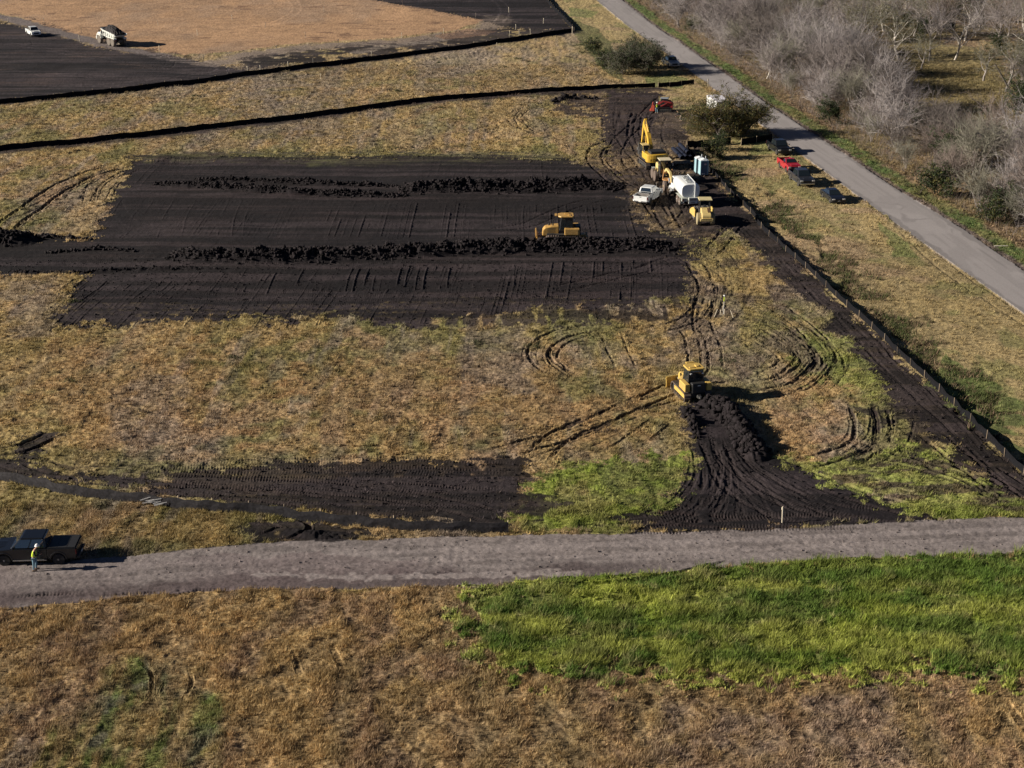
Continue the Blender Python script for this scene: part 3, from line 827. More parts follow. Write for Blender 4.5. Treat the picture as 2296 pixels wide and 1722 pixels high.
lerp_tracks([(1300, 230), (1300, 290), (1340, 340), (1400, 420)], [(1450, 250), (1440, 300), (1480, 380), (1520, 480)], 5, .4, .07, .35, 1)
lerp_tracks([(1400, 560), (1500, 600), (1500, 680)], [(1560, 520), (1620, 620), (1560, 720)], 3, .35, .06, .35, 0)
lerp_tracks([(1850, 990), (1950, 1010), (2080, 1050), (2200, 1095)], [(1880, 960), (2000, 960), (2110, 1000), (2212, 1060)], 4, .45, .08, .55, 1)
lerp_tracks([(1560, 720), (1650, 735), (1700, 780), (1640, 820)], [(1600, 660), (1720, 690), (1800, 780), (1700, 850)], 4, .28, .07, .45, 0)
lerp_tracks([(-60, 1275), (300, 1250), (800, 1226), (1400, 1205)], [(-60, 1290), (300, 1264), (800, 1240), (1400, 1215)], 3, .40, .015, .18, 0)
lerp_tracks([(0, 1235), (700, 1185), (1400, 1165), (2200, 1135)], [(0, 1290), (700, 1255), (1400, 1225), (2200, 1182)], 5, .30, .03, .12, 0)
lerp_tracks([(300, 320), (600, 300), (900, 280), (1200, 250)], [(200, 240), (500, 215), (800, 190), (1150, 130)], 3, .3, .05, .3, 0)
lerp_tracks([(1380, 690), (1500, 740), (1620, 880), (1760, 990)], [(1560, 640), (1720, 740), (1880, 880), (2060, 990)], 5, .22, .03, .28, 0)
lerp_tracks([(900, 720), (1100, 730), (1300, 760), (1470, 815)], [(700, 860), (1000, 850), (1250, 860), (1450, 850)], 4, .22, .025, .22, 0)
lerp_tracks([(1330, 708), (1200, 716), (1150, 755), (1170, 795), (1240, 825)], [(1340, 735), (1260, 745), (1225, 765), (1235, 790), (1280, 805)], 5, .20, .035, .26, 0)
lerp_tracks([(1540, 690), (1640, 690), (1740, 750), (1700, 815), (1580, 830)], [(1600, 650), (1720, 670), (1810, 770), (1760, 850), (1620, 860)], 6, .20, .035, .26, 0)
lerp_tracks([(1500, 560), (1500, 640), (1450, 700), (1330, 712)], [(1600, 560), (1600, 640), (1560, 720), (1500, 810)], 5, .20, .03, .25, 0)
lerp_tracks([(1020, 985), (1200, 930), (1350, 880), (1480, 840)], [(1180, 1010), (1280, 950), (1400, 900), (1490, 870)], 3, .22, .04, .3, 0)
lerp_tracks([(1000, 300), (1080, 260), (1180, 235), (1280, 225)], [(1120, 320), (1200, 290), (1260, 262), (1300, 245)], 5, .25, .06, .4, 0)
lerp_tracks([(1840, 870), (1850, 930), (1800, 985)], [(1960, 900), (1940, 960), (1840, 1015)], 4, .26, .045, .4, 0)
lerp_tracks([(150, 430), (200, 385), (290, 350)], [(230, 440), (250, 400), (300, 362)], 4, .25, .08, .5, 0)
for pts, gauge, wdt, dep, dark, cle in TR:
    d_, r_ = dline(pts, gauge / 2 + 1.5, .30)
    a = np.abs(np.abs(d_) - gauge / 2) / (wdt / 2)
    near_ = np.nonzero(a < 2.2)[0]
    aa = a[near_] + (nF[near_] - .5) * .5; brk = sstep(.25, .50, nG[near_] * .6 + nF[near_] * .4 if dep < .15 else nG[near_] * 0 + 1)
    tot = r_.max(); ends = sstep(0, 2.5, r_[near_]) * sstep(0, 2.5, tot - r_[near_])
    inr = sstep(1.15, .75, aa) * brk * ends
    rim = np.exp(-((aa - 1.35) / .3) ** 2) * brk * ends
    dz = -inr * dep + rim * dep * .35
    if cle:
        dz += inr * .018 * np.sin(r_[near_] * 2 * math.pi / .23)
        rdg = np.maximum(SOILM, roadm)[near_] * inr * (np.sin(r_[near_] * 2 * math.pi / .23) > .2)
        col[near_] = col[near_] * (1 - rdg[:, None] * .35) + C3(.055, .045, .046) * rdg[:, None] * .35
    Z[near_] += dz
    if dark > 0:
        k = (inr * dark * (1 - roadm[near_] * .6))[:, None]; col[near_] = col[near_] * (1 - k) + (SOILB * 1.1) * k
        GH[near_] *= (1 - inr)
    elif dark < 0:
        k = (inr * -dark * .5)[:, None]; col[near_] = col[near_] * (1 - k) + (col[near_] * 2.2 + .01) * k
# mottling that any real surface has
br_ = .80 + .40 * fbm(X, Y, .28, 2, 200)
br2 = .90 + .20 * fbm(X, Y, 14, 2, 210)
hh = NR.random(NV).astype(np.float32)
grain = np.where(grassy > .5, .55 + .9 * hh, np.where(roadm > .5, .9 + .2 * hh, .75 + .5 * hh))
grain = np.where(asph, .96 + .08 * hh, grain)
col *= (np.where(asph, 1, br_ * br2) * grain)[:, None]
Z = Z * (Y < 900)
Z = Z * (1 - asph) + asph * .03
Z3 = Z.reshape(NRW, NCL); C3G = col.reshape(NRW, NCL, 3); GHG = GH.reshape(NRW, NCL)
MID3 = {'green': green.reshape(NRW, NCL), 'near': near.reshape(NRW, NCL), 'ditch': ditch.reshape(NRW, NCL)}


def glook(x, y):
    "nearest grid cell of world points"
    x = np.asarray(x, float); y = np.asarray(y, float)
    r = np.interp(-y, -rowsY, np.arange(NRW)); c = np.interp(x / (y * KT), tanX, np.arange(NCL))
    return np.clip(np.rint(r).astype(int), 0, NRW - 1), np.clip(np.rint(c).astype(int), 0, NCL - 1)


def gz(x, y):
    r = float(np.interp(-y, -rowsY, np.arange(NRW))); c = float(np.interp(x / (y * KT), tanX, np.arange(NCL)))
    r0 = min(int(r), NRW - 2); c0 = min(int(c), NCL - 2); a = r - r0; b = c - c0
    return float((Z3[r0, c0] * (1 - a) + Z3[r0 + 1, c0] * a) * (1 - b) + (Z3[r0, c0 + 1] * (1 - a) + Z3[r0 + 1, c0 + 1] * a) * b)


V = np.stack([X, Y, Z], 1)
ii = np.arange(NRW - 1)[:, None] * NCL + np.arange(NCL - 1)[None, :]
FQ = np.stack([ii + NCL, ii + NCL + 1, ii + 1, ii], -1).reshape(-1, 4)
kind = np.zeros(NV, np.int8)
kind[asph] = 1; kind[gravel] = 2; kind[clay & ~asph] = 3
fk = kind[FQ[:, 0]]
gm = {0: ('ground', mat_attr('ground_soil_and_grass', .95, 6, 26, .30, .6, .05)), 1: ('tarred_road', mat_attr('tar_seal', .9, 9, 60, .10, .25, .01)),
      2: ('gravel_road', mat_attr('crushed_gravel', .95, 8, 30, .25, .6, .04)), 3: ('clay_pad', mat_attr('orange_clay', .95, 1.5, 12, .15, .4, .05))}
for k, (nm, mt) in gm.items():
    f = FQ[fk == k]
    u, inv = np.unique(f, return_inverse=True)
    me = np_mesh(nm, V[u], inv.reshape(-1, 4), 4, col[u], smooth=True)
    tag(link(nm, me, mt), kind='structure')
del FQ, fk, w1, w2, Xw, Yw, nf1, nf2

# ------------------------------------------------------------------ grass as real blades
def blades(name, pts, h, wdt, k, cols, lean, label, rad, rtrans=.25, mat_=None):
    n = len(pts)
    az = NR.random((n, k)) * 2 * math.pi; rr = np.sqrt(NR.random((n, k))) * rad[:, None]
    bx = pts[:, 0, None] + np.cos(az) * rr; by = pts[:, 1, None] + np.sin(az) * rr
    bz = pts[:, 2, None] + az * 0
    a2 = NR.random((n, k)) * 2 * math.pi
    hh_ = h[:, None] * (.55 + .75 * NR.random((n, k))); ww = wdt[:, None] * (.6 + .8 * NR.random((n, k)))
    ln = hh_ * lean * (.3 + NR.random((n, k)))
    la = az + (NR.random((n, k)) - .5) * 1.6
    tx = bx + np.cos(la) * ln + hh_ * .18; ty = by + np.sin(la) * ln; tz = bz + hh_
    ox = np.cos(a2) * ww / 2; oy = np.sin(a2) * ww / 2
    v = np.stack([np.stack([bx - ox, by - oy, bz - .04], -1), np.stack([bx + ox, by + oy, bz - .04], -1), np.stack([tx, ty, tz], -1)], 2).reshape(-1, 3)
    f = np.arange(len(v)).reshape(-1, 3)
    c = np.repeat(cols * 1.0, k * 3, 0).reshape(n, k, 3, 3) * (.75 + .5 * NR.random((n, k, 1, 1)))
    me = np_mesh(name, v, f, 3, c.reshape(-1, 3).astype(np.float32))
    return tag(link(name, me, GRASSM), label, 'grass', kind='stuff')


GRASSM = mat_attr('grass_blades', .8, amp=0, trans=.28, spec=.25)


def scatter(y0, y1, dens, margin=None):
    "even random points of the field between two distances"
    margin = margin or (.53 if y0 < 98 else (.45 if y0 < 120 else .41))
    A = (y1 ** 2 - y0 ** 2) * margin * KT
    n = int(A * dens)
    y = np.sqrt(NR.random(n) * (y1 ** 2 - y0 ** 2) + y0 ** 2)
    x = (NR.random(n) * 2 - 1) * margin * y * KT
    return x, y


def field(name, label, y0, y1, dens, h, wd_, k, lean, rad, sel=None, cmul=1.0, thin=None):
    x, y = scatter(y0, y1, dens)
    r, c = glook(x, y)
    p = GHG[r, c].copy()
    keep = NR.random(len(x)) < p
    if sel is not None: keep &= sel(r, c, x, y)
    x, y, r, c = x[keep], y[keep], r[keep], c[keep]
    cl = C3G[r, c]
    tall = MID3['green'][r, c]
    hs = h * (.55 + .9 * sstep(.3, .75, fbm(x, y, 1.15, 3, 112))) * (1 + .6 * tall)
    pts = np.stack([x, y, Z3[r, c]], 1)
    # cell colour without the single-cell grain, so tufts read as tufts
    jit = (.8 + .4 * NR.random((len(x), 1)))
    lum = cl.mean(1, keepdims=True)
    cl = cl / np.maximum(lum, 1e-4) * (np.clip(lum, .03, .4) * .78 + .22 * np.where(tall[:, None] > 0, .19, .18)) * jit * cmul
    hot = NR.random(len(x)) < .12
    cl[hot] = cl[hot] * 1.35
    return blades(name, pts, hs, np.full(len(x), wd_) * (1 + .3 * NR.random(len(x))), k, cl, lean, label, np.full(len(x), rad))


isg = lambda r, c, x, y: MID3['green'][r, c] > 0
notg = lambda r, c, x, y: ~(MID3['green'][r, c] > 0)
field('dry_grass', 'dry orange-brown grass covering the field in the foreground below the gravel road', 64, 101, 38, .20, .038, 7, .7, .13, notg, 1.16)
field('green_crop', 'bright green knee-high crop grass growing below the gravel road at the right', 66, 101, 34, .21, .04, 7, .65, .15, isg)
field('dry_grass', 'dry tan and orange grass covering the middle field between the gravel road and the black soil', 99, 172, 11, .19, .062, 6, .7, .18)
field('dry_grass', 'short dry grass on the far field strips and the road verge', 170, 300, 4.5, .20, .11, 5, .7, .25)


# ------------------------------------------------------------------ clods of soil lying along the windrows
CLODM = mat_attr('black_clods', .9, 6, 20, .3, .5, .03)
ico = []
for s_ in range(7):
    bm = bmesh.new(); bmesh.ops.create_icosphere(bm, subdivisions=1, radius=1)
    bm.verts.ensure_lookup_table()
    v = np.array([p.co[:] for p in bm.verts]); v *= (.45 + .95 * np.random.default_rng(s_).random((len(v), 1)))
    ico.append((v, np.array([[q.index for q in f.verts] for f in bm.faces]))); bm.free()


def clods(name, label, pos, size, c0=C3(.014, .011, .0125)):
    vs, fs, cs, b = [], [], [], 0
    n = len(pos)
    for j in range(7):
        s_ = np.arange(n)[j::7]
        v, f = ico[j]
        a = NR.random(len(s_)) * 6.28; sc = size[s_][:, None, None] * (.55 + 1.0 * NR.random((len(s_), 1, 3)))
        R = np.zeros((len(s_), 3, 3)); R[:, 0, 0] = np.cos(a); R[:, 0, 1] = -np.sin(a); R[:, 1, 0] = np.sin(a); R[:, 1, 1] = np.cos(a); R[:, 2, 2] = 1
        vv = np.einsum('nij,vj->nvi', R, v) * sc + pos[s_][:, None, :]
        ff = f[None] + (np.arange(len(s_)) * len(v))[:, None, None] + b
        vs.append(vv.reshape(-1, 3)); fs.append(ff.reshape(-1, 3)); b += len(s_) * len(v)
        cc = c0 * (.6 + .9 * NR.random((len(s_), 1, 1))) * np.ones((1, len(v), 1)); cs.append(cc.reshape(-1, 3))
    me = np_mesh(name, np.concatenate(vs), np.concatenate(fs), 3, np.concatenate(cs).astype(np.float32))
    return tag(link(name, me, CLODM), label, 'soil clods', kind='stuff')


def along(pts, n, wdt, power=1.0):
    w = [D(*p) for p in pts]
    L = [0]
    for a, b in zip(w[:-1], w[1:]): L.append(L[-1] + (b - a).length)
    t = NR.random(n) * L[-1]
    x = np.interp(t, L, [p.x for p in w]); y = np.interp(t, L, [p.y for p in w])
    d = np.gradient(np.array([[p.x, p.y] for p in w]), axis=0); 
    nx = np.interp(t, L, -d[:, 1]); ny = np.interp(t, L, d[:, 0]); l = np.hypot(nx, ny)
    o = NR.normal(0, .5, n) * wdt
    return x + nx / l * o, y + ny / l * o


CL = {'a': (8000, .11, 'heap of broken black clods along the far windrow by the parked trucks'), 'b': (15000, .105, 'long windrow of black clods in front of the left-facing bulldozer'),
      'c': (5000, .12, 'clods rolled out to the right of the strip behind the rear-view bulldozer'), 'd': (350, .12, 'thin row of clods at the left edge of the fresh dozer cut'),
      'e': (6000, .085, 'thin scattered row of clods left of the far windrow'), 'f': (3200, .08, 'thin row of clods running towards the far windrow along its left half'),
      'g': (1500, .12, 'clods at the left end of the black haul strip'),
      'i': (350, .09, 'scattered clods along the lower edge of the black haul strip'), 'j': (260, .09, 'scattered clods in the middle of the black haul strip'),
      'k': (200, .16, 'small clods beside the silt fence near the road trees'), 'h': (200, .10, 'clods along the upper edge of the black haul strip')}
for k, (n, sz, lb) in CL.items():
    pts, h, wdt = wlines[k]
    x, y = along(pts, n, wdt * .85)
    r, c = glook(x, y)
    s_ = sz * (.22 + 2.3 * NR.random(n) ** 5)
    clods('soil_clods', lb, np.stack([x, y, Z3[r, c] + s_ * .3], 1), s_)
x, y = scatter(100, 165, 1.6); r, c = glook(x, y)
sm = SOILM.reshape(NRW, NCL)[r, c] > .5
x, y, r, c = x[sm], y[sm], r[sm], c[sm]
s_ = .05 + .07 * NR.random(len(x)) ** 2
clods('soil_clods', 'small crumbs of soil strewn over all the bare black ground', np.stack([x, y, Z3[r, c] + .01], 1), s_)
# stones on the gravel road
x, y = scatter(90, 125, 1.2); r, c = glook(x, y)
sm = gravel.reshape(NRW, NCL)[r, c] & (NR.random(len(x)) < .8)
x, y, r, c = x[sm], y[sm], r[sm], c[sm]
o = clods('loose_stones', 'loose stones and mud crumbs on the gravel road', np.stack([x, y, Z3[r, c] + .01], 1), .03 + .04 * NR.random(len(x)) ** 2, C3(.15, .125, .12))
o['category'] = 'stones'

# ------------------------------------------------------------------ materials of things
M_ = {}
YEL = mat('yellow_machine_paint', (.60, .37, .045), .45, dirt=.25, coat=.2)
CRM = mat('faded_cream_yellow_paint', (.60, .46, .19), .5, dirt=.25)
WHT = mat('white_vehicle_paint', (.72, .74, .74), .35, coat=.4, var=.04)
WHTD = mat('white_machine_paint', (.66, .68, .64), .5, dirt=.25, var=.06)
RED = mat('red_vehicle_paint', (.36, .018, .03), .35, coat=.5, var=.05)
GRYP = mat('grey_vehicle_paint', (.035, .038, .05), .3, metal=.3, coat=.6, var=.05)
BLKP = mat('black_vehicle_paint', (.007, .008, .010), .3, coat=.4, var=.05)
NAVP = mat('dark_blue_vehicle_paint', (.009, .011, .019), .3, coat=.6, var=.05)
SILP = mat('pale_silver_vehicle_paint', (.42, .47, .50), .35, metal=.2, coat=.4, var=.05)
GLS = mat('dark_glass', (.014, .02, .024), .05, spec=1., coat=.6, var=.0)
RUB = mat('tyre_rubber', (.022, .020, .019), .85, dirt=.35, dcol=(.09, .075, .06))
RUBM = mat('muddy_tyre_rubber', (.12, .09, .075), .9, dirt=.4, dcol=(.14, .11, .085))
STL = mat('worn_steel', (.30, .28, .26), .5, metal=.6, dirt=.3)
CHR = mat('bright_metal', (.60, .60, .60), .25, metal=.9, var=.03)
BLK = mat('black_plastic', (.018, .018, .019), .55)
DRK = mat('dark_machine_frame', (.030, .030, .030), .6, dirt=.3)
TRK = mat('crawler_track_steel', (.13, .10, .085), .8, metal=.1, dirt=.4)
LMP = mat('clear_lamp', (.75, .75, .72), .15, var=.02)
TLP = mat('red_lamp', (.10, .006, .008), .25, var=.02)
RDM = mat('shade_darkened_red_paint', (.26, .022, .022), .5, dirt=.25)  # loader body and arms: shade of the camera side put into the red
CLOTH = mat('black_silt_fabric', (.010, .010, .012), .95, spec=.08, var=.3, dscale=6)
CLOTG = mat('weathered_silt_fabric', (.024, .0225, .026), .8, spec=.25, var=.5, dscale=5)
WOODM = mat('pale_wood', (.45, .36, .25), .8)
WOODD = mat('weathered_wood', (.22, .17, .12), .85)
PIPEM = mat('black_pipe_plastic', (.016, .017, .026), .35, spec=.6)


def at_points(o, wa, wb, la, lb, z=None):
    "move o so that local ground points la, lb fall on world wa and towards wb"
    d = wb - wa; l = Vector(lb) - Vector(la)
    rz = math.atan2(d.y, d.x) - math.atan2(l.y, l.x)
    o.rotation_euler = (0, 0, rz)
    p = wa - (Matrix.Rotation(rz, 3, 'Z') @ Vector((la[0], la[1], 0)))
    # sit on the ground under the two points
    c = p
    o.location = (c.x, c.y, gz(c.x, c.y) if z is None else z)
    return o


def wheel(parent, x, y, r, w, rimr=None, tm=None, rm=None, hub=True, name='wheel'):
    s = 1 if y > 0 else -1
    tm = tm or RUB; rm = rm or STL
    rimr = rimr or r * .6
    e = MB()
    e.lathe([(-w / 2, rimr), (-w / 2, r * .9), (-w * .36, r), (w * .36, r), (w / 2, r * .9), (w / 2, rimr)], (x, y, r), 'y', 24)
    t = e.build(name, tm, parent)
    m = MB()
    yo = y + s * w * .38
    m.lathe([(-.02, rimr * .98), (.02, rimr * .98)], (x, yo, r), 'y', 20)
    m.lathe([(-.03 if s < 0 else .0, rimr * .3), (.0 if s < 0 else .05, rimr * .25)], (x, yo + s * .02, r), 'y', 10)
    rm_ = m.build('rim', rm, t)
    if hub:
        q = MB()
        for k in range(5):
            a = k * 2 * math.pi / 5
            c = Vector((x + math.cos(a) * rimr * .62, yo + s * .024, r + math.sin(a) * rimr * .62))
            q.lathe([(-.004, rimr * .16), (.006, rimr * .16)], c, 'y', 8)
        q.build('hub_opening', BLK, t)
    return t


def arch(xc, r, z0, n=9, rev=False):
    "wheel arch points from front to rear at height z0"
    a0 = math.asin(min(1, (z0 - .42) / r)) if z0 > .42 else 0
    pts = [(xc + r * math.cos(a0 + (math.pi - 2 * a0) * i / (n - 1)), .42 + r * math.sin(a0 + (math.pi - 2 * a0) * i / (n - 1))) for i in range(n)]
    return pts[::-1] if rev else pts


def car_glass(root, bot, top, crew, paint, names=True):
    "bot/top: four corners (rear-left, rear-right, front-right, front-left)"
    RL_, RR_, FR_, FL_ = bot; rl, rr, fr, fl = top
    g = MB(); g.slab(FR_, FL_, fl, fr, .07, .93, .10, .93); g.build('windshield', GLS, root)
    g = MB(); g.slab(RL_, RR_, rr, rl, .10, .90, .22, .88); g.build('rear_window', GLS, root)
    spl = [(.06, .48), (.53, .95)] if crew else [(.10, .92)]
    for u0, u1 in spl:
        g = MB(); g.slab(FL_, RL_, rl, fl, u0, u1, .12, .90); g.build('side_window', GLS, root)
        g = MB(); g.slab(RR_, FR_, fr, rr, 1 - u1, 1 - u0, .12, .90); g.build('side_window', GLS, root)


def pickup(label, paint, L=5.85, W=2.02, Hh=1.93, crew=True, cover=False, group=None, rimm=None, rack=False, wr=.42, load=None):
    root = empty('pickup_truck', label=label, cat='pickup truck', group=group)
    h = L / 2; w = W / 2
    xf = h - .98; xr = -h + 1.22
    xc = -h + (1.98 if crew else 2.35)          # cab rear
    xw = h - 1.40                               # cowl
    bl = 1.24
    m = MB()
    prof = [(h - .02, .52), (h, .80), (h - .04, 1.05), (h - .35, 1.15), (xw, 1.24), (xc, bl), (xc, .46)] + \
           [(xf - .52, .46)] + arch(xf, .50, .46, rev=True)[1:-1] + [(xf + .52, .46), (h - .10, .46)]
    m.prism(prof, -w, w)
    m.box((h - .78, 0, 1.17), (1.15, W * .55, .07), top=(.9, .85))
    for s in (-1, 1):
        ring = [(xf + rr_ * math.cos(a), .44 + rr_ * math.sin(a)) for rr_, aa_ in ((.60, [math.pi * i / 10 for i in range(11)]), (.49, [math.pi * (1 - i / 10) for i in range(11)])) for a in aa_]
        m.prism(ring, s * w - .03, s * w + .035)
    body = m.build('body', paint, root, bevel=.07)
    # bed
    m = MB()
    bp = [(xc - .03, .50), (xc - .03, bl + .02), (-h + .04, bl + .02), (-h + .04, .50)] + [(xr - .52, .46)] + arch(xr, .50, .46)[::-1][1:-1] + [(xr + .52, .46)]
    for s in (-1, 1): m.prism(bp, s * w - (0 if s < 0 else .10), s * w + (.10 if s < 0 else 0))
    for s in (-1, 1):
        ring = [(xr + rr_ * math.cos(a), .44 + rr_ * math.sin(a)) for rr_, aa_ in ((.60, [math.pi * i / 10 for i in range(11)]), (.49, [math.pi * (1 - i / 10) for i in range(11)])) for a in aa_]
        m.prism(ring, s * w - .03, s * w + .035)
    m.box(((xc - h) / 2, 0, .74), (xc + h - .1, W - .2, .06))
    m.box((xc - .06, 0, .98), (.06, W - .2, .5))
    bed = m.build('bed', paint, root, bevel=.02)
    m = MB(); m.box((-h + .03, 0, .92), (.07, W - .22, .62)); tg = m.build('tailgate', paint, root, bevel=.02)
    m = MB(); m.box((-h - .012, 0, 1.12), (.02, .26, .07)); m.build('handle', BLK, tg)
    m = MB()
    m.box(((xc - h) / 2, 0, .775), (xc + h - .25, W - .45, .02)); m.build('bed_liner', BLK, root)
    if cover:
        m = MB(); m.box(((xc - h) / 2, 0, bl + .045), (xc + h - .16, W - .16, .05))
        for q in (.33, .66): m.box((xc - .03 + (-h - xc) * q, 0, bl + .075), (.04, W - .25, .012))
        m.build('bed_cover', BLK, root, bevel=.01)
    # greenhouse
    bi, ti = .05, .24
    bot = [Vector((xc + .01, w - bi, bl - .01)), Vector((xc + .01, -w + bi, bl - .01)), Vector((xw, -w + bi, bl - .01)), Vector((xw, w - bi, bl - .01))]
    top = [Vector((xc + .16, w - ti, Hh)), Vector((xc + .16, -w + ti, Hh)), Vector((xw - .72, -w + ti, Hh)), Vector((xw - .72, w - ti, Hh))]
    m = MB(); m.hexa([bot[1], bot[2], bot[3], bot[0]], [top[1], top[2], top[3], top[0]]); m.build('cab', paint, root, bevel=.11)
    car_glass(root, bot, top, crew, paint)
    # trim
    m = MB(); m.box((h + .01, 0, .78), (.05, W * .52, .30)); m.build('grille', BLK, root, bevel=.01)
    m = MB(); m.box((h + .01, 0, .52), (.16, W - .1, .18)); m.build('front_bumper', CHR if paint is not BLKP else BLK, root, bevel=.03)
    m = MB(); m.box((-h - .06, 0, .55), (.16, W - .12, .18)); m.build('rear_bumper', CHR if paint is not BLKP else BLK, root, bevel=.03)
    m = MB(); m.box((-h - .145, 0, .60), (.01, .34, .14)); m.build('number_plate', LMP, root)
    for s in (-1, 1):
        m = MB(); m.box((h - .03, s * (w - .22), .90), (.10, .36, .20)); m.build('headlight', LMP, root, bevel=.02)
        m = MB(); m.box((-h + .03, s * (w - .04), .98), (.07, .09, .36)); m.build('tail_light', TLP, root)
        m = MB(); m.box((xw - .28, s * (w + .12), 1.34), (.10, .20, .20)); m.build('mirror', paint, root, bevel=.03)
        m = MB(); m.box(((xf + xr) / 2 + .1, s * (w + .03), .44), ((xf - xr) * .62, .14, .05)); m.build('running_board', CHR, root)
        for f in (.50, .99 if crew else .97):
            hx = xw - .15 - (xw - xc) * f * .98 + .12
            m = MB(); m.box((hx, s * (w + .012), 1.08), (.20, .02, .04)); m.build('door_handle', BLK, root)
        for ax in (xf, xr):
            wheel(root, ax, s * (w - .12), wr, .27, rimr=.25, rm=rimm or CHR)
    m = MB(); m.box((0, 0, .52), (L - .6, W * .62, .22)); m.build('chassis', BLK, root)
    m = MB(); m.box((xf, 0, .62), (.9, W - .5, .5)); m.box((xr, 0, .55), (.9, W - .5, .34)); m.build('wheel_well', BLK, root)
    if load:
        m = MB(); m.box((xc - .42, 0, 1.12), (.62, W - .5, .46)); m.build('tool_box', STL, root, bevel=.03)
        m = MB(); m.box((xc - .42, 0, 1.37), (.64, W - .46, .04)); m.build('tool_box_lid', CHR, root)
    return root


def sedan(label, paint, L=4.8, W=1.82):
    root = empty('parked_car', label=label, cat='car')
    h = L / 2; w = W / 2; xf = h - .92; xr = -h + 1.02
    m = MB()
    prof = [(h, .42), (h, .62), (h - .12, .74), (h - .6, .86), (h - 1.30, .95), (-h + .95, .98), (-h + .12, .95), (-h, .80), (-h, .42), (-h + .15, .28), (xr - .45, .28)] + \
           [(xr + .44 * math.cos(a), .32 + .44 * math.sin(a)) for a in [math.pi * (1 - i / 8) for i in range(9)]] + [(xr + .45, .26), (xf - .45, .26)] + \
           [(xf + .44 * math.cos(a), .32 + .44 * math.sin(a)) for a in [math.pi * (1 - i / 8) for i in range(9)]] + [(xf + .45, .28), (h - .12, .28)]
    m.prism(prof, -w, w); m.build('body', paint, root, bevel=.06)
    bot = [Vector((-h + .75, w - .06, .95)), Vector((-h + .75, -w + .06, .95)), Vector((h - 1.25, -w + .06, .94)), Vector((h - 1.25, w - .06, .94))]
    top = [Vector((-h + 1.45, w - .30, 1.44)), Vector((-h + 1.45, -w + .30, 1.44)), Vector((h - 2.15, -w + .30, 1.44)), Vector((h - 2.15, w - .30, 1.44))]
    m = MB(); m.hexa([bot[1], bot[2], bot[3], bot[0]], [top[1], top[2], top[3], top[0]]); m.build('cabin', paint, root, bevel=.06)
    car_glass(root, bot, top, True, paint)
    m = MB(); m.box((h + .005, 0, .56), (.04, W * .55, .18)); m.build('grille', BLK, root)
    m = MB(); m.box((h + .02, 0, .36), (.10, W - .2, .14)); m.build('front_bumper', paint, root, bevel=.03)
    m = MB(); m.box((h + .05, 0, .44), (.012, .32, .12)); m.build('number_plate', LMP, root)
    for s in (-1, 1):
        m = MB(); m.box((h - .07, s * (w - .24), .66), (.16, .34, .13)); m.build('headlight', LMP, root, bevel=.02)
        m = MB(); m.box((-h + .03, s * (w - .22), .80), (.08, .36, .14)); m.build('tail_light', TLP, root)
        m = MB(); m.box((h - 1.55, s * (w + .08), 1.0), (.10, .18, .12)); m.build('mirror', paint, root, bevel=.02)
        for ax in (xf, xr): wheel(root, ax, s * (w - .10), .33, .21, rimr=.22, rm=STL)
    m = MB(); m.box((0, 0, .34), (L - .8, W * .7, .2)); m.build('chassis', BLK, root)
    return root


def track_loop(L, r, n=7):
    pts = [(L / 2 + r * math.cos(a), r + r * math.sin(a)) for a in [-math.pi / 2 + math.pi * i / n for i in range(n + 1)]]
    return pts + [(-L / 2 + r * math.cos(a), r + r * math.sin(a)) for a in [math.pi / 2 + math.pi * i / n for i in range(n + 1)]]


def crawler(root, L, r, y, wdt, shoes=34, mat_=None, frame=None):
    "one crawler track: belt with grouser bars, wheels and frame as sub-parts"
    mt = mat_ or TRK
    out = track_loop(L, r); inn = track_loop(L, r - .07)
    inn = [(p[0], p[1]) for p in [(q[0], q[1] + .07) for q in inn]]
    m = MB(); n = len(out)
    vs = [(p[0], y - wdt / 2, p[1]) for p in out] + [(p[0], y + wdt / 2, p[1]) for p in out] + [(p[0], y - wdt / 2, p[1]) for p in inn] + [(p[0], y + wdt / 2, p[1]) for p in inn]
    fs = []
    for i in range(n):
        j = (i + 1) % n
        fs += [(i, j, n + j, n + i), (2 * n + i, 3 * n + i, 3 * n + j, 2 * n + j), (i, 2 * n + i, 2 * n + j, j), (n + i, n + j, 3 * n + j, 3 * n + i)]
    m.add(vs, fs)
    per = 2 * L + 2 * math.pi * r
    for k in range(shoes):
        s = per * k / shoes
        if s < L: c = (L / 2 - s, 0, -.02); a = 0
        elif s < L + math.pi * r:
            t = (s - L) / r; a = t; c = (-L / 2 - math.sin(t) * (r + .02), 0, r - math.cos(t) * (r + .02))
        elif s < 2 * L + math.pi * r: c = (-L / 2 + (s - L - math.pi * r), 0, 2 * r + .02); a = math.pi
        else:
            t = (s - 2 * L - math.pi * r) / r; a = math.pi + t; c = (L / 2 + math.sin(t) * (r + .02), 0, r + math.cos(t) * (r + .02))
        m.box((c[0], y, c[2]), (.03, wdt, .07), Matrix.Rotation(-a, 3, 'Y') if True else None)
    t = m.build('crawler_track', mt, root)
    q = MB()
    for cx, rr in ((L / 2, r - .1), (-L / 2, r - .1)): q.lathe([(-wdt * .22, rr), (wdt * .22, rr)], (cx, y, r), 'y', 18)
    for k in range(5): q.lathe([(-wdt * .25, .13), (wdt * .25, .13)], (-L * .38 + k * L * .19, y, .22), 'y', 10)
    q.build('sprocket', DRK, t)
    q = MB(); q.box((0, y, r), (L * .95, wdt * .55, r * .75)); q.build('track_frame', frame or DRK, t, bevel=.03)
    return t


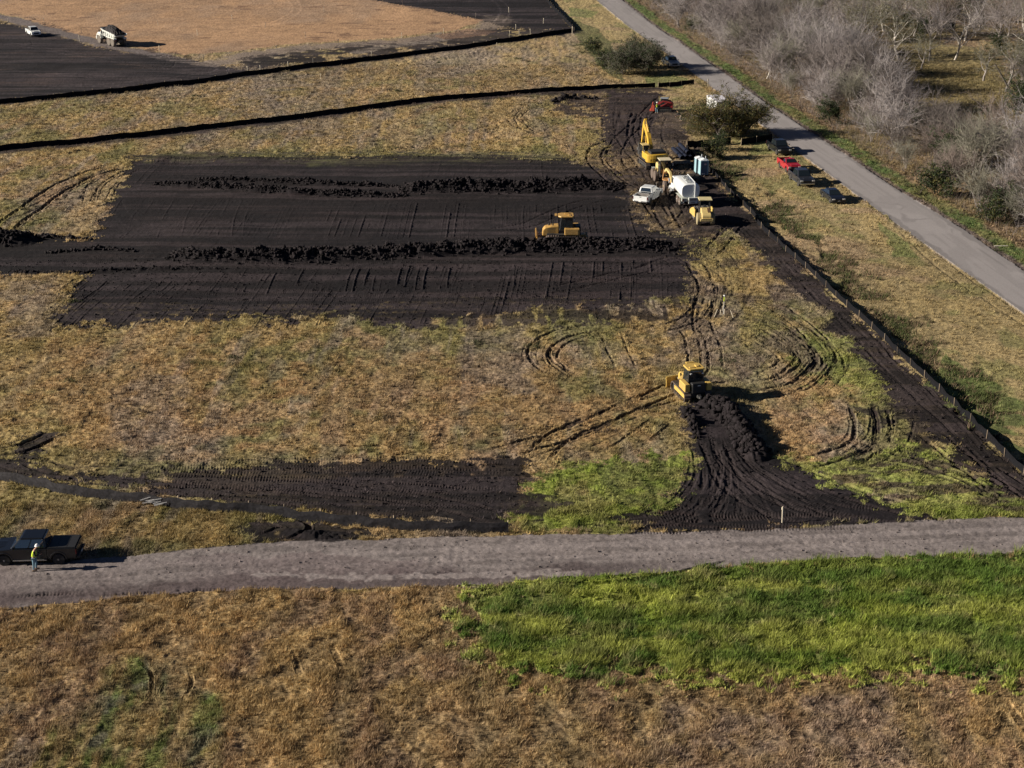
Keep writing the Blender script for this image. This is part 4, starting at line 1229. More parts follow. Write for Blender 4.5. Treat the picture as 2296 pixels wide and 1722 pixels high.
def bulldozer(label, paint, blade_yaw=0, blade_z=.35, ripper=True):
    root = empty('bulldozer', label=label, cat='bulldozer', group='yellow bulldozers')
    for s in (-1, 1): crawler(root, 2.7, .48, s * .98, .60, frame=paint)
    m = MB(); m.box((0, 0, .75), (3.2, 1.35, .7)); m.build('chassis', DRK, root, bevel=.04)
    m = MB(); m.prism([(.35, .85), (.35, 1.92), (1.1, 1.86), (1.75, 1.72), (2.02, 1.45), (2.08, .80)], -.55, .55); hd_ = m.build('engine_hood', paint, root, bevel=.09)
    m = MB()
    for k in range(5): m.box((1.15, 0, 1.12 + k * .13), (.8, 1.115, .045))
    m.build('side_vent', DRK, hd_)
    m = MB(); m.cyl((.95, .22, 1.8), (.95, .22, 2.45), .055, n=10); m.cyl((1.35, -.2, 1.75), (1.35, -.2, 2.05), .10, n=12); m.build('exhaust_stack', BLK, root)
    # cab
    b0 = [Vector((-1.15, .78, 1.45)), Vector((-1.15, -.78, 1.45)), Vector((.30, -.78, 1.45)), Vector((.30, .78, 1.45))]
    t0 = [Vector((-1.05, .68, 2.82)), Vector((-1.05, -.68, 2.82)), Vector((.12, -.68, 2.82)), Vector((.12, .68, 2.82))]
    m = MB(); m.hexa([b0[1], b0[2], b0[3], b0[0]], [t0[1], t0[2], t0[3], t0[0]]); cab = m.build('cab', BLK, root, bevel=.04)
    q = MB(); q.slab(b0[2], b0[3], t0[3], t0[2], .08, .92, .1, .94); q.build('windshield', GLS, cab)
    q = MB(); q.slab(b0[0], b0[1], t0[1], t0[0], .08, .92, .3, .94); q.build('rear_window', GLS, cab)
    for f in ((b0[3], b0[0], t0[0], t0[3]), (b0[1], b0[2], t0[2], t0[1])):
        q = MB(); q.slab(*f, .05, .45, .08, .94); q.slab(*f, .52, .94, .3, .94); q.build('side_window', GLS, cab)
    m = MB(); m.prismz([(-1.2, -.62), (-1.05, -.80), (.15, -.80), (.42, -.5), (.42, .5), (.15, .80), (-1.05, .80), (-1.2, .62)], 2.82, 2.98); rf = m.build('cab_roof', paint, root, bevel=.05)
    m = MB(); m.box((.62, 0, 2.94), (.28, .75, .12)); m.box((-.5, -.25, 3.02), (.5, .3, .10)); m.box((-.75, .3, 3.0), (.3, .5, .07)); m.build('roof_vent', paint, rf, bevel=.03)
    m = MB(); m.box((-1.22, 0, 2.76), (.05, 1.2, .12)); m.build('lettering_backing', BLK, root)  # black strip that carries the white lettering marks
    m = MB()
    for k in range(14): m.box((-1.25, -.5 + k * .077, 2.76), (.012, .035, .07))
    m.build('white_lettering_marks', LMP, root)  # row of white marks standing in for illegible lettering, no lamps
    for s in (-1, 1):
        m = MB(); m.box((-1.0, s * 1.02, 1.42), (1.55, .50, .72)); fd = m.build('side_tank', paint, root, bevel=.07)
        q = MB(); q.box((-1.0, s * 1.275, 1.42), (1.2, .008, .5)); q.build('tank_panel', mat('tan_tank_panel', (.50, .30, .09), .55), fd)
        m = MB(); m.box((.1, s * .98, 1.12), (1.0, .55, .06)); m.build('fender', DRK, root)
        m = MB(); m.cyl((.4, s * .5, 1.0), (2.6, s * .42, .85), .06, n=8); m.build('lift_cylinder', STL, root)
        m = MB(); m.box((1.35, s * .62, .55), (2.6, .14, .22)); m.build('push_arm', paint, root, bevel=.02)
        m = MB(); m.cyl((.05, s * .83, 2.1), (.05, s * 1.0, 2.1), .02, n=6); m.box((.05, s * 1.02, 2.12), (.05, .12, .3)); m.build('mirror', BLK, root)
        m = MB(); m.box((-1.24, s * .55, 2.55), (.08, .16, .10)); m.build('work_lamp', LMP, root)
    m = MB(); m.box((-1.65, 0, 1.38), (.55, 1.30, .98)); rt = m.build('rear_fuel_tank', BLK, root, bevel=.10)
    q = MB(); q.box((-1.93, .0, 1.66), (.012, .28, .07)); q.build('badge', LMP, rt)
    if ripper:
        m = MB(); m.box((-2.15, 0, .80), (.5, .8, .3)); m.box((-2.55, 0, .72), (.25, 1.7, .22)); m.build('ripper_beam', paint, root, bevel=.03)
        for yy_ in (-.7, 0, .7):
            m = MB(); m.prism([(-2.68, .9), (-2.45, .9), (-2.4, .3), (-2.3, .08), (-2.55, .2)], yy_ - .05, yy_ + .05); m.build('ripper_shank', STL, root)
    else:
        m = MB(); m.box((-2.0, 0, .68), (.35, .35, .3)); m.build('drawbar', DRK, root, bevel=.04)
        m = MB(); m.box((-2.22, 0, .66), (.2, .22, .22)); m.lathe([(-.08, .1), (.08, .1)], (-2.3, 0, .66), 'z', 10); m.build('towing_hitch', CHR, root)
    # blade: curved plate
    bp = []
    for i in range(9):
        a = math.radians(-38 + 76 * i / 8); bp.append((-.62 + .75 * math.cos(a) * 0 + .20 * (1 - math.cos(a)) * 2.2, .55 + .62 * math.sin(a) / math.sin(math.radians(38))))
    fr = [(2.62 + p[0] + .6, p[1] + blade_z - .35) for p in bp]; bk = [(p[0] - .07, p[1]) for p in fr[::-1]]
    m = MB(); m.prism(fr + bk, -1.62, 1.62)
    bl_ = m.build('blade', paint, root)
    q = MB(); q.box((2.72, 0, .35 + blade_z), (.10, 3.0, .12)); q.box((2.72, 0, .80 + blade_z), (.10, 3.0, .10))
    for yy_ in (-1.4, -.5, .5, 1.4): q.box((2.73, yy_, .56 + blade_z), (.10, .06, .5))
    q.build('blade_rib', paint, bl_)
    q = MB(); q.box((2.86, 0, blade_z - .33), (.06, 3.28, .18)); q.build('cutting_edge', STL, bl_)
    if blade_yaw:
        R_ = Matrix.Translation((2.6, 0, 0)) @ Matrix.Rotation(blade_yaw, 4, 'Z') @ Matrix.Translation((-2.6, 0, 0))
        for o in (bl_,): o.matrix_basis = R_
    return root


def text_mesh(txt, size, name, material, parent, loc, rot):
    cu = bpy.data.curves.new(name, 'FONT'); cu.body = txt; cu.size = size; cu.align_x = 'CENTER'; cu.align_y = 'CENTER'; cu.extrude = .006; cu.offset = size * .025
    t = bpy.data.objects.new('tmp_text', cu); COL.objects.link(t)
    bpy.context.view_layer.update()
    me = bpy.data.meshes.new_from_object(t.evaluated_get(bpy.context.evaluated_depsgraph_get()))
    bpy.data.objects.remove(t); bpy.data.curves.remove(cu)
    o = link(name, me, material, parent); o.location = loc; o.rotation_euler = rot
    return o


def beam(mb, pts, hts, y0, y1):
    "boxed arm following points in the x,z plane with a height at each point"
    up, dn = [], []
    for i, (x, z) in enumerate(pts):
        a = pts[max(i - 1, 0)]; b = pts[min(i + 1, len(pts) - 1)]
        d = Vector((b[0] - a[0], b[1] - a[1])).normalized(); n = Vector((-d.y, d.x)) * hts[i] / 2
        up.append((x + n.x, z + n.y)); dn.append((x - n.x, z - n.y))
    mb.prism(up + dn[::-1], y0, y1)
    return mb


def excavator():
    root = empty('excavator', label='yellow crawler excavator with raised boom, seen from behind beside the motor grader', cat='excavator')
    for s in (-1, 1): crawler(root, 3.7, .48, s * 1.3, .62, 40)
    m = MB(); m.box((0, 0, .62), (2.6, 2.0, .45)); m.lathe([(.8, .75), (1.12, .75)], (0, 0, 0), 'z', 20); m.build('undercarriage', DRK, root)
    # house
    m = MB(); m.prismz([(1.8, -1.5), (1.8, 1.5), (-1.9, 1.5), (-1.9, -1.5)], 1.12, 1.35); m.build('deck', DRK, root)
    arc = [(-1.9 - .95 * math.cos(a), 1.52 * math.sin(a) / math.sin(math.radians(62))) for a in [math.radians(-62 + 124 * i / 10) for i in range(11)]]
    m = MB(); m.prismz([(-1.5, -1.52)] + arc + [(-1.5, 1.52)], 1.15, 2.28); cw = m.build('counterweight', YEL, root, bevel=.08)
    m = MB(); m.box((-.55, 0, 1.80), (1.9, 3.0, .9)); m.box((.9, -1.05, 1.75), (1.8, .9, .8)); m.build('side_panel', YEL, root, bevel=.04)
    m = MB(); m.prism([(-2.35, 2.2), (-2.2, 2.62), (-.6, 2.66), (-.5, 2.2)], -1.25, .95); eh = m.build('engine_cover', BLK, root, bevel=.08)
    m = MB(); m.cyl((-1.0, -.9, 2.6), (-1.0, -.9, 2.95), .07, n=10); m.build('exhaust_pipe', BLK, eh)
    text_mesh('KOMATSU', .50, 'lettering', BLK, cw, (-2.862, 0, 1.52), (math.pi / 2, 0, -math.pi / 2))
    q = MB(); q.box((-2.84, 1.1, 1.45), (.02, .14, .14)); q.build('reflector', DRK, cw)
    m = MB()
    b0 = [Vector((-.05, 1.5, 1.3)), Vector((-.05, .55, 1.3)), Vector((1.75, .55, 1.3)), Vector((1.75, 1.5, 1.3))]
    t0 = [Vector((.0, 1.45, 3.05)), Vector((.0, .6, 3.05)), Vector((1.45, .6, 3.05)), Vector((1.45, 1.45, 3.05))]
    m.hexa([b0[1], b0[2], b0[3], b0[0]], [t0[1], t0[2], t0[3], t0[0]]); cab = m.build('cab', BLK, root, bevel=.05)
    q = MB(); q.box((.72, 1.02, 3.08), (1.6, 1.0, .07)); q.box((-.06, 1.46, 2.2), (.07, .07, 1.8)); q.box((-.06, .60, 2.2), (.07, .07, 1.8)); q.build('cab_roof', CRM, cab, bevel=.02)
    for f, u in (((b0[0], b0[1], t0[1], t0[0]), (.12, .88)), ((b0[2], b0[3], t0[3], t0[2]), (.08, .92)), ((b0[3], b0[0], t0[0], t0[3]), (.06, .94)), ((b0[1], b0[2], t0[2], t0[1]), (.06, .94))):
        q = MB(); q.slab(*f, u[0], u[1], .3, .93); q.build('cab_window', GLS, cab)
    m = MB(); m.box((1.7, 1.75, 2.3), (.06, .2, .35)); m.box((-1.2, 1.62, 2.5), (.05, .06, .4)); m.build('mirror', LMP, root)
    m = MB(); m.tube([(1.2, -1.45, 2.2), (1.2, -1.45, 2.95), (-.4, -1.45, 2.95), (-.4, -1.45, 2.2)], .025, 6); m.build('handrail', DRK, root)
    # boom (two side faces), arm, bucket
    bpts = [(1.1, 1.9), (2.1, 3.4), (3.1, 4.4), (4.6, 5.2)]
    m = MB(); beam(m, bpts, [.55, .78, .72, .42], -.26, .26); m.build('boom', YEL, root, bevel=.02)
    apts = [(4.2, 5.95), (4.65, 5.2), (5.1, 3.6), (5.45, 2.2)]
    m = MB(); beam(m, apts, [.2, .62, .5, .3], -.20, .20); m.build('arm', YEL, root, bevel=.02)
    for s in (-1, 1):
        m = MB(); m.cyl((1.6, s * .42, 1.7), (2.25, s * .42, 3.0), .11, n=10); m.cyl((2.25, s * .42, 2.9), (2.75, s * .42, 3.8), .05, n=8); m.build('boom_cylinder', YEL, root)
    m = MB(); m.cyl((2.5, 0, 4.4), (3.5, 0, 5.3), .12, n=10); m.cyl((3.5, 0, 5.3), (4.2, 0, 5.9), .05, n=8); m.build('arm_cylinder', YEL, root)
    m = MB(); m.cyl((4.1, 0, 5.6), (4.75, 0, 4.0), .10, n=10); m.cyl((4.75, 0, 4.0), (5.0, 0, 2.9), .045, n=8); m.build('bucket_cylinder', CHR, root)
    m = MB(); m.prism([(5.6, 2.5), (5.0, 2.2), (4.6, 1.4), (4.9, .7), (5.6, .55), (5.5, .75), (5.05, .9), (4.85, 1.4), (5.3, 2.1), (5.8, 2.2)], -.6, .6)
    m.prism([(5.6, 2.5), (5.0, 2.2), (4.6, 1.4), (4.9, .7), (5.6, .55)], -.64, -.6); m.prism([(5.6, 2.5), (5.0, 2.2), (4.6, 1.4), (4.9, .7), (5.6, .55)], .6, .64)
    m.build('bucket', DRK, root)
    return root


def grader():
    root = empty('motor_grader', label='cream yellow motor grader facing the camera with muddy tyres', cat='motor grader')
    for s in (-1, 1):
        for x in (-3.4, -1.75): wheel(root, x, s * 1.02, .72, .46, rimr=.34, tm=RUBM, rm=CRM, hub=False)
        wheel(root, 3.9, s * .98, .70, .36, rimr=.34, tm=RUBM, rm=CRM, hub=False)
        m = MB(); m.box((-2.6, s * .72, .78), (2.2, .2, .5)); m.build('tandem_case', CRM, root, bevel=.04)
        m = MB(); m.box((-3.3, s * 1.02, 1.53), (.9, .42, .05)); m.build('fender', mat('pale_fender', (.30, .33, .33), .5), root)
    m = MB(); m.prism([(-4.3, 1.0), (-4.35, 1.9), (-4.0, 2.15), (-1.9, 2.25), (-1.9, 1.0)], -.55, .55); m.build('engine_hood', CRM, root, bevel=.12)
    b0 = [Vector((-1.9, .72, 1.2)), Vector((-1.9, -.72, 1.2)), Vector((-.45, -.72, 1.2)), Vector((-.45, .72, 1.2))]
    t0 = [Vector((-1.85, .72, 3.1)), Vector((-1.85, -.72, 3.1)), Vector((-.35, -.72, 3.1)), Vector((-.35, .72, 3.1))]
    m = MB(); m.hexa([b0[1], b0[2], b0[3], b0[0]], [t0[1], t0[2], t0[3], t0[0]]); cab = m.build('cab', BLK, root, bevel=.03)
    for f in ((b0[0], b0[1], t0[1], t0[0]), (b0[2], b0[3], t0[3], t0[2]), (b0[3], b0[0], t0[0], t0[3]), (b0[1], b0[2], t0[2], t0[1])):
        q = MB(); q.slab(*f, .06, .47, .1, .94); q.slab(*f, .53, .94, .1, .94); q.build('cab_window', GLS, cab)
    m = MB(); m.box((-1.1, 0, 3.15), (1.8, 1.65, .10)); m.build('cab_roof', mat('pale_cream_roof', (.62, .55, .38), .6), root, bevel=.02)
    m = MB(); beam(m, [(-.5, 1.5), (.6, 2.15), (2.6, 2.1), (3.9, 1.25), (4.4, 1.1)], [.4, .34, .32, .34, .3], -.16, .16); m.build('front_frame', CRM, root, bevel=.02)
    m = MB(); m.box((3.9, 0, .85), (.3, 1.7, .24)); m.box((4.6, 0, 1.0), (.18, .9, .5)); m.build('front_axle', DRK, root, bevel=.02)
    cop = mat('rusty_orange_steel', (.46, .24, .09), .5, dirt=.3)
    m = MB(); m.lathe([(-.06, .75), (.06, .75)], (1.3, 0, .95), 'z', 24); m.box((2.5, 0, 1.0), (2.6, .2, .16)); m.box((1.2, 0, 1.8), (.3, 1.2, .2)); m.build('blade_circle', cop, root)
    for s in (-1, 1):
        m = MB(); m.cyl((1.2, s * .55, 2.3), (1.3, s * .7, 1.0), .07, n=8); m.build('lift_cylinder', cop, root)
        m = MB(); m.box((-.3, s * .95, 2.6), (.06, .2, .3)); m.build('mirror', CHR, root)
    R_ = Matrix.Rotation(math.radians(28), 3, 'Z')
    m = MB()
    for k in range(6):
        a = math.radians(-35 + 70 * k / 5); m.box(Vector((1.3, 0, .48 + .3 * math.sin(a))) + R_ @ Vector((-.15 * math.cos(a), 0, 0)), (.05, 3.7, .15), R_)
    m.build('blade', STL, root)
    m = MB(); m.cyl((-3.0, .2, 2.2), (-3.0, .2, 2.75), .06, n=8); m.build('exhaust_stack', BLK, root)
    m = MB()
    for s in (-1, 1): m.box((4.3, s * .55, 1.75), (.1, .18, .14)); m.cyl((4.3, s * .55, 1.2), (4.3, s * .55, 1.7), .03, n=6)
    m.build('front_lamp', LMP, root)
    return root


def roller():
    root = empty('soil_compactor', label='pale yellow soil compactor with flat canopy parked behind the water truck', cat='roller')
    for s in (-1, 1): wheel(root, -1.15, s * .88, .76, .56, rimr=.36, tm=mat('clay_covered_tyre', (.30, .25, .14), .85, dirt=.3), rm=CRM, hub=False)
    m = MB(); m.prism([(-2.35, .95), (-2.35, 1.35), (-2.2, 1.55), (-.6, 2.0), (-.1, 2.0), (-.1, .8), (-.6, .7)], -.62, .62); hd_ = m.build('engine_hood', CRM, root, bevel=.10)
    m = MB(); m.box((-1.2, -.35, 1.86), (1.1, .34, .05), Matrix.Rotation(math.radians(-15), 3, 'Y')); m.build('hood_vent', mat('brown_hood_vent', (.10, .055, .03), .7), hd_)
    m = MB(); m.box((-2.40, 0, .90), (.24, 1.7, .32)); m.build('rear_bumper', CRM, root, bevel=.05)
    m = MB(); m.box((-2.53, 0, 1.03), (.02, 1.3, .07)); m.build('radiator_slot', BLK, root)
    m = MB(); m.box((.25, 0, 1.2), (1.1, 1.5, .9)); m.box((.05, 0, 1.85), (.4, .5, .5)); m.build('operator_platform', DRK, root, bevel=.04)
    m = MB()
    for x in (-.35, .75):
        for s in (-1, 1): m.cyl((x, s * .68, 1.4), (x, s * .68, 2.95), .045, n=8)
    m.build('canopy_post', DRK, root)
    m = MB(); m.box((.2, 0, 3.0), (1.75, 1.75, .12)); m.build('canopy', mat('pale_canopy', (.58, .50, .27), .6), root, bevel=.03)
    m = MB(); m.cyl((.7, 0, 1.6), (.55, 0, 2.1), .03, n=6); m.lathe([(-.015, .2), (.015, .2)], (.55, 0, 2.1), 'z', 14); m.build('steering_wheel', BLK, root)
    # drum and its yoke, swung to the left
    yk = empty('drum_unit'); yk.parent = root
    R_ = Matrix.Rotation(math.radians(8), 4, 'Z')
    bpy.data.objects.remove(yk)
    m = MB(); m.lathe([(-1.05, .74), (1.05, .74)], (1.45, 0, .78), 'y', 28)
    for k in range(16):
        for j in range(6):
            a = 2 * math.pi * (k + .5 * (j % 2)) / 16
            m.box((1.45 + .79 * math.cos(a), -.85 + j * .34, .78 + .79 * math.sin(a)), (.10, .13, .14), Matrix.Rotation(math.pi / 2 - a, 3, 'Y'))
    dr = m.build('drum', STL, root)
    m = MB()
    for s in (-1, 1): m.prism([(-.1, .55), (-.1, 1.45), (.7, 1.7), (1.6, 1.45), (2.5, 1.0), (2.5, .55)], s * 1.22 - .07, s * 1.22 + .07)
    m.box((2.45, 0, .8), (.16, 2.5, .35)); m.box((0, 0, .95), (.18, 2.5, .5))
    yo = m.build('drum_yoke', mat('sun_faded_yellow', (.56, .40, .11), .5, dirt=.3), root, bevel=.03)
    T = Matrix.Translation((.65, 0, 0)) @ R_
    for o in (dr, yo): o.matrix_basis = T
    return root


def water_truck():
    root = empty('water_truck', label='white water truck with a large rounded tank, between the white pickup and the compactor', cat='water truck')
    for s in (-1, 1):
        wheel(root, 3.3, s * 1.02, .52, .32, rimr=.29, rm=WHT)
        for x in (-1.0, -2.35): wheel(root, x, s * .98, .52, .5, rimr=.29, rm=WHT, tm=RUBM)
        m = MB(); m.box((-1.7, s * 1.0, 1.12), (2.7, .5, .04)); m.box((-3.12, s * 1.0, .72), (.03, .52, .7)); m.build('mudguard', mat('grey_mudguard', (.35, .37, .33), .7), root)
    m = MB(); m.box((0, 0, .85), (7.6, .85, .28)); m.build('chassis', DRK, root)
    # tank: rounded-square cross-section with domed ends
    def sect(k):
        return [(k * 1.22 * math.copysign(abs(math.cos(a)) ** .62, math.cos(a)), 2.02 + k * .92 * math.copysign(abs(math.sin(a)) ** .62, math.sin(a))) for a in [2 * math.pi * i / 36 for i in range(36)]]
    st = [(-3.30, .90), (-3.22, .97), (-3.1, 1.0), (1.55, 1.0), (1.67, .97), (1.75, .9)]
    vs = [(x, p[0], p[1]) for x, k in st for p in sect(k)]
    fs = [(a * 36 + i, a * 36 + (i + 1) % 36, (a + 1) * 36 + (i + 1) % 36, (a + 1) * 36 + i) for a in range(5) for i in range(36)]
    fs += [tuple(range(36)), tuple(5 * 36 + i for i in range(35, -1, -1))]
    m = MB(); m.add(vs, fs); tk = m.build('tank', WHT, root, smooth=False)
    for p in tk.data.polygons: p.use_smooth = len(p.vertices) == 4
    m = MB(); m.box((-.8, 0, 2.97), (3.6, .62, .05)); m.lathe([(-.05, .26), (.07, .26)], (-.9, 0, 3.02), 'z', 16); m.lathe([(-.05, .2), (.05, .2)], (.6, 0, 3.02), 'z', 16); m.build('walkway_hatch', mat('tread_plate', (.40, .42, .42), .5, metal=.3), tk)
    m = MB(); m.tube([(1.3, -.55, 2.95), (1.0, -.55, 3.2), (-3.0, -.55, 3.12), (-3.38, -.55, 2.75), (-3.38, -.55, 1.2)], .05, 8); m.build('fill_pipe', WHT, root)
    m = MB(); m.box((-3.4, 0, .98), (.45, 2.3, .42)); m.build('rear_deck', mat('grey_mudguard', (.35, .37, .33), .7), root, bevel=.02)
    m = MB(); m.box((-3.72, -.25, .92), (.22, 1.15, .78)); m.build('pump_box', WHTD, root, bevel=.03)
    m = MB(); m.box((-3.84, -.25, 1.05), (.012, .9, .22)); m.box((-3.84, -.25, .68), (.012, .5, .10)); m.build('pump_louvre', STL, root)
    for s in (-1, 1):
        m = MB(); m.box((-3.64, s * 1.02, .95), (.05, .16, .3)); m.build('tail_light', TLP, root)
        m = MB(); m.cyl((-3.6, s * .9, .75), (-3.8, s * .95, .6), .09, n=10); m.build('spray_nozzle', CHR, root)
    # cab
    b0 = [Vector((1.95, 1.1, 1.0)), Vector((1.95, -1.1, 1.0)), Vector((3.55, -1.1, 1.0)), Vector((3.55, 1.1, 1.0))]
    t0 = [Vector((2.0, .98, 2.55)), Vector((2.0, -.98, 2.55)), Vector((3.15, -.98, 2.55)), Vector((3.15, .98, 2.55))]
    m = MB(); m.hexa([b0[1], b0[2], b0[3], b0[0]], [t0[1], t0[2], t0[3], t0[0]]); cab = m.build('cab', WHT, root, bevel=.07)
    for f in ((b0[2], b0[3], t0[3], t0[2]), (b0[3], b0[0], t0[0], t0[3]), (b0[1], b0[2], t0[2], t0[1])):
        q = MB(); q.slab(*f, .1, .9, .45, .92); q.build('cab_window', GLS, cab)
    m = MB(); m.prism([(3.5, .75), (3.5, 1.62), (4.4, 1.45), (4.62, 1.2), (4.65, .62), (3.9, .62)], -.78, .78); m.build('hood', WHT, root, bevel=.1)
    for s in (-1, 1):
        m = MB(); m.prism([(2.6, .62), (2.75, 1.05), (3.0, 1.22), (3.65, 1.22), (4.0, .95), (4.1, .62), (3.85, .62), (3.6, 1.0), (3.0, 1.0), (2.8, .62)], s * 1.0 - .2, s * 1.0 + .2); m.build('front_fender', WHT, root, bevel=.03)
        m = MB(); m.box((3.3, s * 1.32, 1.9), (.08, .2, .4)); m.build('mirror', WHT, root)
    m = MB(); m.box((4.7, 0, .68), (.15, 2.2, .26)); m.build('front_bumper', CHR, root, bevel=.03)
    return root


def dump_truck():
    root = empty('dump_truck', label='white articulated dump truck loaded with black soil on the edge of the clay pad', cat='dump truck')
    for s in (-1, 1):
        wheel(root, 3.3, s * 1.15, .88, .6, rimr=.45, tm=mat('dusty_tyre', (.14, .12, .10), .9), rm=mat('dusty_rim', (.35, .33, .29), .7), hub=False)
        for x in (-1.2, -2.95): wheel(root, x, s * 1.15, .88, .6, rimr=.45, tm=mat('dusty_tyre', (.14, .12, .10), .9), rm=mat('dusty_rim', (.35, .33, .29), .7), hub=False)
        m = MB(); m.prism([(2.2, 1.2), (2.5, 1.85), (4.1, 1.95), (4.4, 1.2), (4.2, 1.2), (4.0, 1.75), (2.6, 1.7), (2.35, 1.2)], s * 1.15 - .33, s * 1.15 + .33); m.build('front_fender', WHTD, root)
        m = MB(); m.prism([(-.2, 1.55), (-.3, 1.85), (-3.9, 1.75), (-4.0, 1.45), (-3.8, 1.6), (-.4, 1.7)], s * 1.15 - .32, s * 1.15 + .32); m.build('rear_mudguard', WHTD, root)
    m = MB(); m.box((3.2, 0, 1.15), (2.7, 1.3, .7)); m.box((-1.3, 0, 1.15), (6.0, .9, .5)); m.build('chassis', DRK, root, bevel=.03)
    m = MB(); m.prism([(3.3, 1.3), (3.3, 2.45), (4.3, 2.3), (5.1, 1.95), (5.2, 1.0), (3.8, 1.0)], -.95, .95); m.build('engine_hood', WHTD, root, bevel=.12)
    m = MB(); m.box((5.15, 0, .95), (.3, 2.3, .5)); m.build('front_bumper', WHTD, root, bevel=.05)
    b0 = [Vector((1.9, .85, 1.5)), Vector((1.9, -.85, 1.5)), Vector((3.35, -.85, 1.5)), Vector((3.35, .85, 1.5))]
    t0 = [Vector((1.95, .75, 3.25)), Vector((1.95, -.75, 3.25)), Vector((3.2, -.75, 3.25)), Vector((3.2, .75, 3.25))]
    m = MB(); m.hexa([b0[1], b0[2], b0[3], b0[0]], [t0[1], t0[2], t0[3], t0[0]]); cab = m.build('cab', BLK, root, bevel=.05)
    for f in ((b0[2], b0[3], t0[3], t0[2]), (b0[3], b0[0], t0[0], t0[3]), (b0[1], b0[2], t0[2], t0[1])):
        q = MB(); q.slab(*f, .08, .92, .35, .92); q.build('cab_window', GLS, cab)
    m = MB(); m.box((2.5, 0, 3.3), (1.7, 2.2, .08)); m.build('cab_roof', BLK, root)
    # dump body: open tub
    def ring(x, zb, zt, wb, wt): return [(x, -wt, zt), (x, -wb, zb), (x, wb, zb), (x, wt, zt)]
    m = MB()
    R3 = [ring(1.6, 1.7, 3.15, 1.0, 1.45), ring(-2.4, 1.55, 2.75, 1.15, 1.5), ring(-4.4, 2.25, 2.6, 1.25, 1.5)]
    I3 = [[(p[0], p[1] * .93, p[2] + (.10 if i in (1, 2) else 0)) for i, p in enumerate(r)] for r in R3]
    vs = sum(R3, []) + sum(I3, []); fs = []
    for k in range(2):
        for i in range(3):
            a = k * 4 + i; fs.append((a, a + 1, a + 5, a + 4)); fs.append((12 + a, 12 + a + 4, 12 + a + 5, 12 + a + 1))
        for i in (0, 3): a = k * 4 + i; fs.append((a, a + 4, 12 + a + 4, 12 + a))
    fs += [(0, 1, 2, 3), (12, 15, 14, 13), (8, 9, 21, 20), (9, 10, 22, 21), (10, 11, 23, 22)]
    m.add(vs, fs); tub = m.build('dump_body', WHTD, root)
    m = MB()
    for s in (-1, 1):
        for k in range(5):
            x = 1.1 - k * .95; m.box((x, s * 1.36, 2.35), (.12, .16, 1.05))
        m.prism([(1.65, 3.2), (1.65, 3.05), (-2.4, 2.62), (-2.4, 2.80)], s * 1.47 - .07, s * 1.47 + .07)
    m.box((1.75, 0, 3.22), (.5, 2.9, .10)); m.build('body_rib', WHTD, tub)
    n = 22; vs = []; fs = []
    rr_ = random.Random(4)
    for i in range(n):
        for j in range(n):
            u = i / (n - 1); v = j / (n - 1) * 2 - 1; x = 1.55 - u * 5.7
            w_ = 1.38; e = (1 - abs(v) ** 2.4) * min(1, u * 5 + .25) * min(1, (1 - u) * 3 + .15)
            vs.append((x, v * w_, 2.55 - u * .1 + e * (1.45 if u < .45 else 1.45 - (u - .45) * 1.2) + rr_.uniform(-.12, .14)))
    for i in range(n - 1):
        for j in range(n - 1): fs.append((i * n + j, i * n + j + 1, (i + 1) * n + j + 1, (i + 1) * n + j))
    m = MB(); m.add(vs, fs); ld = m.build('soil_load', mat('loaded_black_soil', (.022, .019, .021), .95), root)
    for s in (-1, 1):
        m = MB(); m.box((3.1, s * 1.3, 2.6), (.1, .25, .5)); m.build('mirror', BLK, root)
        m = MB(); m.box((5.2, s * .8, 1.5), (.06, .35, .25)); m.build('headlight', LMP, root)
        m = MB(); m.box((-4.15, s * 1.15, 1.3), (.05, .3, .2)); m.build('tail_light', TLP, root)
    return root


def track_loader():
    root = empty('compact_track_loader', label='red compact track loader with bucket to the left and a worker beside it', cat='track loader')
    for s in (-1, 1):
        crawler(root, 1.75, .38, s * .78, .42, 28, mat_=BLK)
        m = MB(); beam(m, [(-1.1, 1.55), (.2, 1.75), (1.3, .95), (1.75, .5)], [.25, .25, .22, .2], s * .82 - .08, s * .82 + .08); m.build('lift_arm', RDM, root, bevel=.02)
    m = MB(); m.prism([(-1.45, .45), (-1.45, 1.45), (-1.1, 1.62), (-.6, 1.5), (.6, .95), (.9, .45)], -.55, .55); m.build('body', RDM, root, bevel=.05)
    b0 = [Vector((-.65, .5, 1.0)), Vector((-.65, -.5, 1.0)), Vector((.7, -.5, .9)), Vector((.7, .5, .9))]
    t0 = [Vector((-.6, .48, 2.1)), Vector((-.6, -.48, 2.1)), Vector((.55, -.48, 2.1)), Vector((.55, .48, 2.1))]
    m = MB(); m.hexa([b0[1], b0[2], b0[3], b0[0]], [t0[1], t0[2], t0[3], t0[0]]); cab = m.build('cab', BLK, root, bevel=.03)
    for f in ((b0[0], b0[1], t0[1], t0[0]), (b0[2], b0[3], t0[3], t0[2]), (b0[3], b0[0], t0[0], t0[3]), (b0[1], b0[2], t0[2], t0[1])):
        q = MB(); q.slab(*f, .1, .9, .25, .93); q.build('cab_window', GLS, cab)
    m = MB(); m.box((0, 0, 2.15), (1.35, 1.12, .08)); m.build('cab_roof', mat('grey_cab_roof', (.30, .33, .36), .4), root, bevel=.02)
    m = MB(); m.prism([(1.6, .12), (2.3, .1), (2.35, .16), (1.75, .28), (1.72, .95), (1.95, 1.3), (1.9, 1.36), (1.6, 1.0)], -.95, .95)
    for s in (-1, 1): m.prism([(1.6, .12), (2.3, .1), (1.95, 1.3), (1.6, 1.0)], s * .95 - .02, s * .95 + .02)
    m.build('bucket', mat('bright_red_bucket', (.62, .10, .06), .5, dirt=.3), root)
    return root


